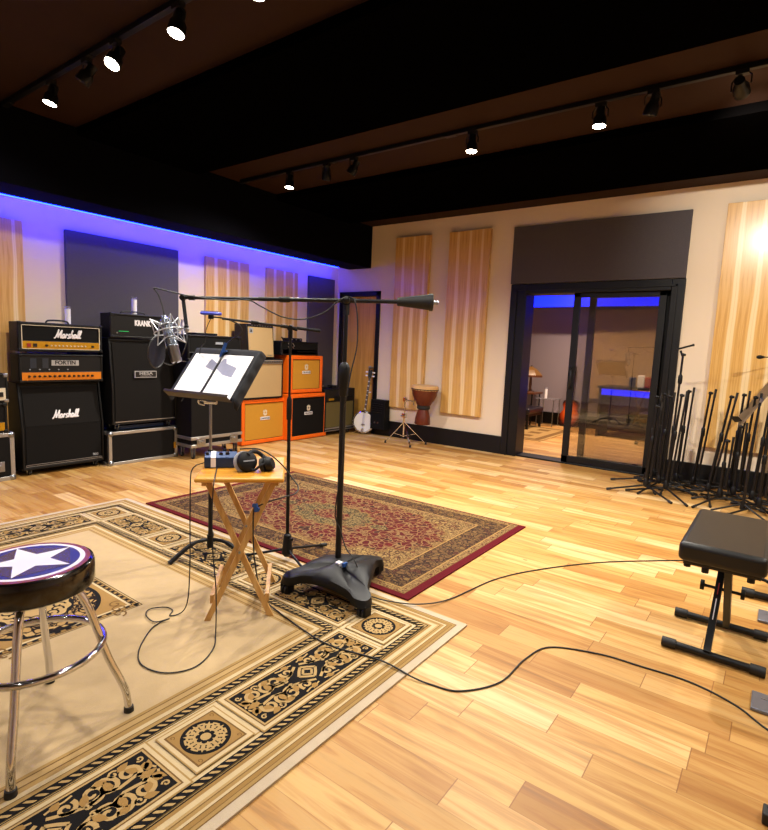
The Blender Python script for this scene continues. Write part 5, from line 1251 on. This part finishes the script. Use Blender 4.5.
MB().cyl((-.17, 5.53, .05), (-.155, 5.53, .55), .0125).cyl((-.155, 5.53, .55), (-.14, 5.56, .98), .009).build('pole', 'metal_black', m2, world=True)
MB().cyl((-.17, 5.53, .05), (-.17, 5.53, .12), .02).build('tripod_hub', 'plastic', m2, world=True)
for k_ in range(3):
    a_ = R(200+120*k_); MB().cyl((-.17, 5.53, .10), (-.17+.24*math.cos(a_), 5.53+.24*math.sin(a_), .014), .008).build('leg', 'metal_black', m2, world=True)
pA, pB = at(739, 428, 5.0), at(786, 375, 5.0); dA = (pB-pA); dirN = Vector((.1, .35, -.12))
q = MB(); nA = (fw*.35+Vector((0, 0, .0))); 
va = (pA-CAM).normalized()*.28+up*.12; vs = [pA, pB, pB+va, pA+va]
nn = (vs[1]-vs[0]).cross(vs[3]-vs[0]).normalized()*.004
A_ = [q.bm.verts.new(v-nn) for v in vs]; B_ = [q.bm.verts.new(v+nn) for v in vs]
q._f(A_[::-1], False); q._f(B_, False)
for i in range(4): q._f([A_[i], A_[(i+1) % 4], B_[(i+1) % 4], B_[i]], False)
q.build('desk', 'deskbrown', m2, world=True)
ql = MB(); e_ = (pA-pB).normalized(); ql.bar(pA+up*.05-rt*.05+va*.5, pA-up*.004+va*.5, .12, .004, up).build('lip', 'metal_black', m2, world=True)
MB().cyl((-.14, 5.56, .96), tuple((vs[0]+vs[1])/2+va*.4-up*.01), .012).build('tilt_bracket', 'bluebox', m2, world=True)
gm = thing('gooseneck_microphone', 'small black microphone pointing in from the right edge before the wooden panel', 'microphone', tuple(at(757, 357, 5.1)))
g0, g1 = at(757, 357, 5.1), at(800, 358, 5.1)
dd = (g1-g0).normalized(); TG = Matrix.Translation(g0) @ dd.to_track_quat('Z', 'Y').to_matrix().to_4x4()
MB().lathe([(0, 0), (.012, .002), (.017, .012), (.019, .03), (.014, .05), (.006, .075)], TG, 20).build('capsule', 'plastic', gm, world=True); MB().cyl(g0+dd*.07, g1, .005).cyl(g1, (g1.x, g1.y, .02), .012).build('arm', 'metal_black', gm, world=True); MB().cyl((g1.x, g1.y, .001), (g1.x, g1.y, .025), .09, n=28).build('round_base', 'metal_black', gm, world=True)
tagc = cable('floor_cable', 'coil of black cable on the floor behind the cluster of stands', [(-.75+.16*math.cos(i*.7)+.012*i, 6.30+.09*math.sin(i*.7), .006+.004*i) for i in range(22)], .006)

# ------------------------------------------------------------------ room beyond the glass door
o = MB().box(-3.9, XR, YE-.45, YE-.001, 2.20, ZC-.002).build('trim_3', 'soffit'); struct(o)
t = thing('led_strip', 'saturated blue band of painted LED glow along the far wall beyond the glass door', 'light', (-2.6, YE-.45, 2.12))
MB().box(-3.85, 1.5, YE-.48, YE-.452, 2.17, 2.42).build('tape_and_glow', 'blueglow', t, world=True)  # tall emissive band paints the blue LED light on the soffit
for x0, x1, lb in ((-2.95, -.4, 'wide tan fabric panel on the far wall seen through the glass'),):
    wpanel((x0, YE, .55), x1-x0, 1.6, 0, 'curtain', lb, None, .05)
wpanel((-4.6, YE-1.2, .3), 1.1, 2.0, PI/2, 'veneer', 'wooden panel in the left corner of the room beyond the door', None, .05)
gt = thing('acoustic_guitar', 'sunburst acoustic guitar standing against the far wall beyond the door', 'guitar', (-3.12, 10.08, 0))
k = NT('sunburst_top'); sp_ = k.sep(k.coord()); rr2 = k.math('SQRT', k.math('ADD', k.math('POWER', sp_[0], 2), k.math('POWER', k.math('MULTIPLY', k.math('SUBTRACT', sp_[2], .26), .8), 2)))
k.base(k.ramp(rr2, [(.05, '#d8701c'), (.12, '#a83c10'), (.19, '#2a0d06')])); k.b.inputs['Roughness'].default_value = .2; M['sunburst'] = k.m
gp = [(0, 0), (.11, .01), (.175, .06), (.195, .14), (.165, .23), (.125, .29), (.125, .34), (.145, .40), (.125, .46), (.06, .49), (0, .49)]
gpts = smooth_path([(x, y, 0) for x, y in gp], 4); gl = [(p.x, p.y) for p in gpts]; full = gl+[(-x, y) for x, y in gl[::-1][1:-1]]
TGt = Matrix(((1, 0, 0, 0), (0, .14, -1, 0), (0, 1, .14, .01), (0, 0, 0, 1)))
MB().prism(full, -.05, .05, TGt).build('body', 'sunburst', gt, bevel=.004)
MB().prism([(.05*math.cos(i*PI/10), .31+.05*math.sin(i*PI/10)) for i in range(20)], .0505, .052, TGt).build('sound_hole', 'black', gt)
MB().box(-.028, .028, .30, .93, .052, .072, TGt).build('neck', 'neck', gt); MB().prism([(-.03, .93), (-.038, 1.1), (.038, 1.1), (.03, .93)], .05, .066, TGt).build('headstock', 'black', gt)
MB().box(-.07, .07, .13, .16, .051, .062, TGt).build('bridge', 'darkwood', gt)
tb_ = thing('side_table', 'small dark side table under the leaded lamp beyond the door', 'table', (-3.82, 9.9, 0))
MB().box(-4.1, -3.66, 9.65, 10.1, .57, .60).box(-4.15, -3.72, 9.7, 10.05, .25, .27).build('table_top', 'darkwood', tb_, world=True)
for x, y in ((-4.17, 9.68), (-3.71, 9.68), (-4.17, 10.07), (-3.71, 10.07)): MB().cyl((x, y, 0), (x, y, .57), .014).build('leg', 'metal_black', tb_, world=True)
lp = thing('table_lamp', 'leaded-glass table lamp on the dark side table beyond the door', 'lamp', (-3.83, 9.87, .60))
TL = Matrix.Translation((-3.83, 9.87, .60)); MB().lathe([(0, 0), (.08, 0), (.075, .015), (.03, .03), (.022, .08), (.028, .15), (.018, .30), (.012, .40), (0, .40)], TL, 20).build('base', 'darkwood', lp, world=True)
MB().lathe([(.215, .32), (.20, .34), (.12, .42), (.03, .475), (0, .48)], TL, 8).build('lamp_shade', 'amber', lp, world=True, angle=10); MB().lathe([(.216, .285), (.219, .30), (.215, .325), (.212, .30)], TL, 8).build('shade_skirt', 'darkwood', lp, world=True); MB().ball((-3.83, 9.87, 1.09), .015, 10).build('finial', 'black', lp, world=True)
gt2 = thing('glass_table', 'low glass-topped table with a white candle beyond the door', 'table', (-3.55, 9.9, 0))
MB().box(-3.66, -3.28, 9.7, 10.1, .50, .512).build('glass_top', 'clear', gt2, world=True)
for x, y in ((-3.62, 9.74), (-3.32, 9.74), (-3.62, 10.06), (-3.32, 10.06)): MB().tube([(x, y, 0), (x, y, .5)], .008).build('leg', 'steel', gt2, world=True)
cyl_white(-3.50, 9.82, .513, 'white candle on the glass-topped table beyond the door', .2)
sf = thing('bench_seat', 'dark leather daybed on metal legs beyond the open half of the door', 'daybed', (-3.9, 9.3, 0))
MB().box(-4.5, -3.46, 8.95, 9.65, .27, .37).build('cushion', 'sofa', sf, world=True, bevel=.03, seg=3)
MB().box(-4.48, -3.48, 8.98, 9.62, .23, .27).build('frame', 'metal_black', sf, world=True)
for x, y in ((-3.50, 9.0), (-3.50, 9.6), (-4.45, 9.0), (-4.45, 9.6)): MB().box(x-.02, x+.02, y-.02, y+.02, 0, .23).build('leg', 'metal_black', sf, world=True)
rgf = MB(); rgf.m(0).box(-4.2, -2.86, 7.95, 9.55, .001, .008)
rect(rgf, -4.15, -2.91, 8.0, 9.5, .0085, 1); rect(rgf, -4.05, -3.01, 8.1, 9.4, .0088, 0)
for yy in (8.35, 8.75, 9.15): rect(rgf, -3.35, -3.15, yy-.1, yy+.1, .0091, 1)
o = rgf.build('area_rug', ['r_tan', 'r_brown']); tag(o, 'tan rug with brown rectangles beyond the open half of the door', 'rug')
dk = thing('equipment_desk', 'desk with blue underglow behind the closed glass of the sliding door', 'desk', (-1.6, 9.55, 0))
MB().box(-2.45, -.75, 9.25, 9.95, .80, .84).build('desk_top', 'black', dk, world=True)
MB().box(-2.43, -2.39, 9.3, 9.9, 0, .80).box(-.81, -.77, 9.3, 9.9, 0, .80).box(-1.62, -1.58, 9.3, 9.9, 0, .80).build('side_panel', 'black', dk, world=True)
MB().box(-2.39, -.81, 9.86, 9.90, .1, .80).build('back_panel', 'wallgrey', dk, world=True)
MB().box(-2.38, -.82, 9.26, 9.28, .70, .797).build('glowing_apron', 'blueglow', dk, world=True)  # desk apron made emissive, painting the LED light that falls on it
for i, (z0_, c0_) in enumerate(((.62, 'wallgrey'), (.44, 'steel'), (.27, 'black'))):
    u = thing('rack_unit', ['upper grey rack unit lit blue in the desk beyond the glass', 'silver rack unit with knobs in the desk beyond the glass', 'black rack unit lowest in the desk beyond the glass'][i], 'audio equipment', (-1.55, 9.3, z0_), 0, 'rack units in the desk')
    MB().box(-.0+(-1.98), -1.66, 9.32, 9.75, z0_, z0_+.15).box(-1.54, -.86, 9.32, 9.75, z0_, z0_+.15).build('housing', c0_, u, world=True, bevel=.005) if i == 2 else MB().box(-1.54, -.86, 9.32, 9.75, z0_, z0_+.15).build('housing', c0_, u, world=True, bevel=.005)
    MB().box(-1.27, -1.13, 9.312, 9.322, z0_+.05, z0_+.10).build('meter', 'gold', u, world=True)
    for x in (-1.45, -1.37, -1.03, -.95): MB().cyl((x, 9.30, z0_+.075), (x, 9.32, z0_+.075), .02, n=12).build('knob', 'black', u, world=True)
for i, (x, hh, m_, lb) in enumerate(((-1.98, .16, 'bluebox', 'blue small box on the desk beyond the glass'), (-1.85, .20, 'white', 'white packet standing on the desk beyond the glass'), (-1.74, .17, 'redlabel', 'red packet on the desk beyond the glass'), (-1.66, .10, 'white', 'small white cup on the desk beyond the glass'))):
    q_ = MB().box(x-.05, x+.05, 9.5, 9.56, .841, .841+hh).build('packet' if i < 3 else 'cup', m_, bevel=.01); tag(q_, lb, 'packet' if i < 3 else 'cup')
ch = thing('office_chair', 'office chair with silver star base beyond the closed glass', 'chair', (-1.45, 9.0, 0))
for k_ in range(5):
    a_ = R(200+72*k_); f = Vector((-1.45+.28*math.cos(a_), 9.0+.28*math.sin(a_), .075)); lg = MB().bar((-1.45, 9.0, .12), f, .04, .025).build('base_spoke', 'steel', ch, world=True)
    MB().cyl(f+Vector((-.02, 0, -.045)), f+Vector((.02, 0, -.045)), .028).build('caster', 'rubber', lg, world=True)
MB().cyl((-1.45, 9.0, .10), (-1.45, 9.0, .42), .025).build('gas_lift', 'black', ch, world=True)
MB().box(-1.70, -1.20, 8.78, 9.24, .42, .50).build('seat', 'sofa', ch, world=True, bevel=.03, seg=3)
MB().box(-1.25, -1.19, 8.80, 9.20, .58, 1.08).build('backrest', 'sofa', ch, world=True, bevel=.03, seg=3); MB().bar((-1.40, 9.0, .46), (-1.22, 9.0, .62), .05, .02).build('back_bracket', 'black', ch, world=True)
for x, y, lb in ((-3.0, 8.9, 'added warm ceiling light beyond the open half of the door'), (-1.2, 8.8, 'added warm ceiling light beyond the closed glass')):
    t_ = thing('added_downlight', lb, 'ceiling light', (x, y, ZC)); MB().lathe([(.06, -.02), (.075, -.02), (.075, 0), (.06, 0)], Matrix.Translation((x, y, ZC)), 24).build('trim_ring', 'black', t_, world=True)  # unseen fixture, added to light the room beyond the door
    MB().lathe([(0, -.012), (.06, -.012)], Matrix.Translation((x, y, ZC)), 24).build('lens', 'lampface', t_, world=True)
    l = bpy.data.lights.new('spot', 'SPOT'); l.energy = 700; l.color = (1, .74, .52); l.spot_size = R(130); l.spot_blend = 1; l.shadow_soft_size = .06
    lo = bpy.data.objects.new('spot', l); COL.objects.link(lo); lo.location = (x, y, ZC-.04)

# ------------------------------------------------------------------ render look
w_ = bpy.data.worlds.new('world'); scene.world = w_; w_.use_nodes = True
w_.node_tree.nodes['Background'].inputs[0].default_value = (.02, .02, .025, 1); w_.node_tree.nodes['Background'].inputs[1].default_value = 1
vs_ = scene.view_settings; vs_.view_transform = 'Standard'; vs_.look = 'None'; vs_.gamma = 1; vs_.use_curve_mapping = False; vs_.exposure = EXPO
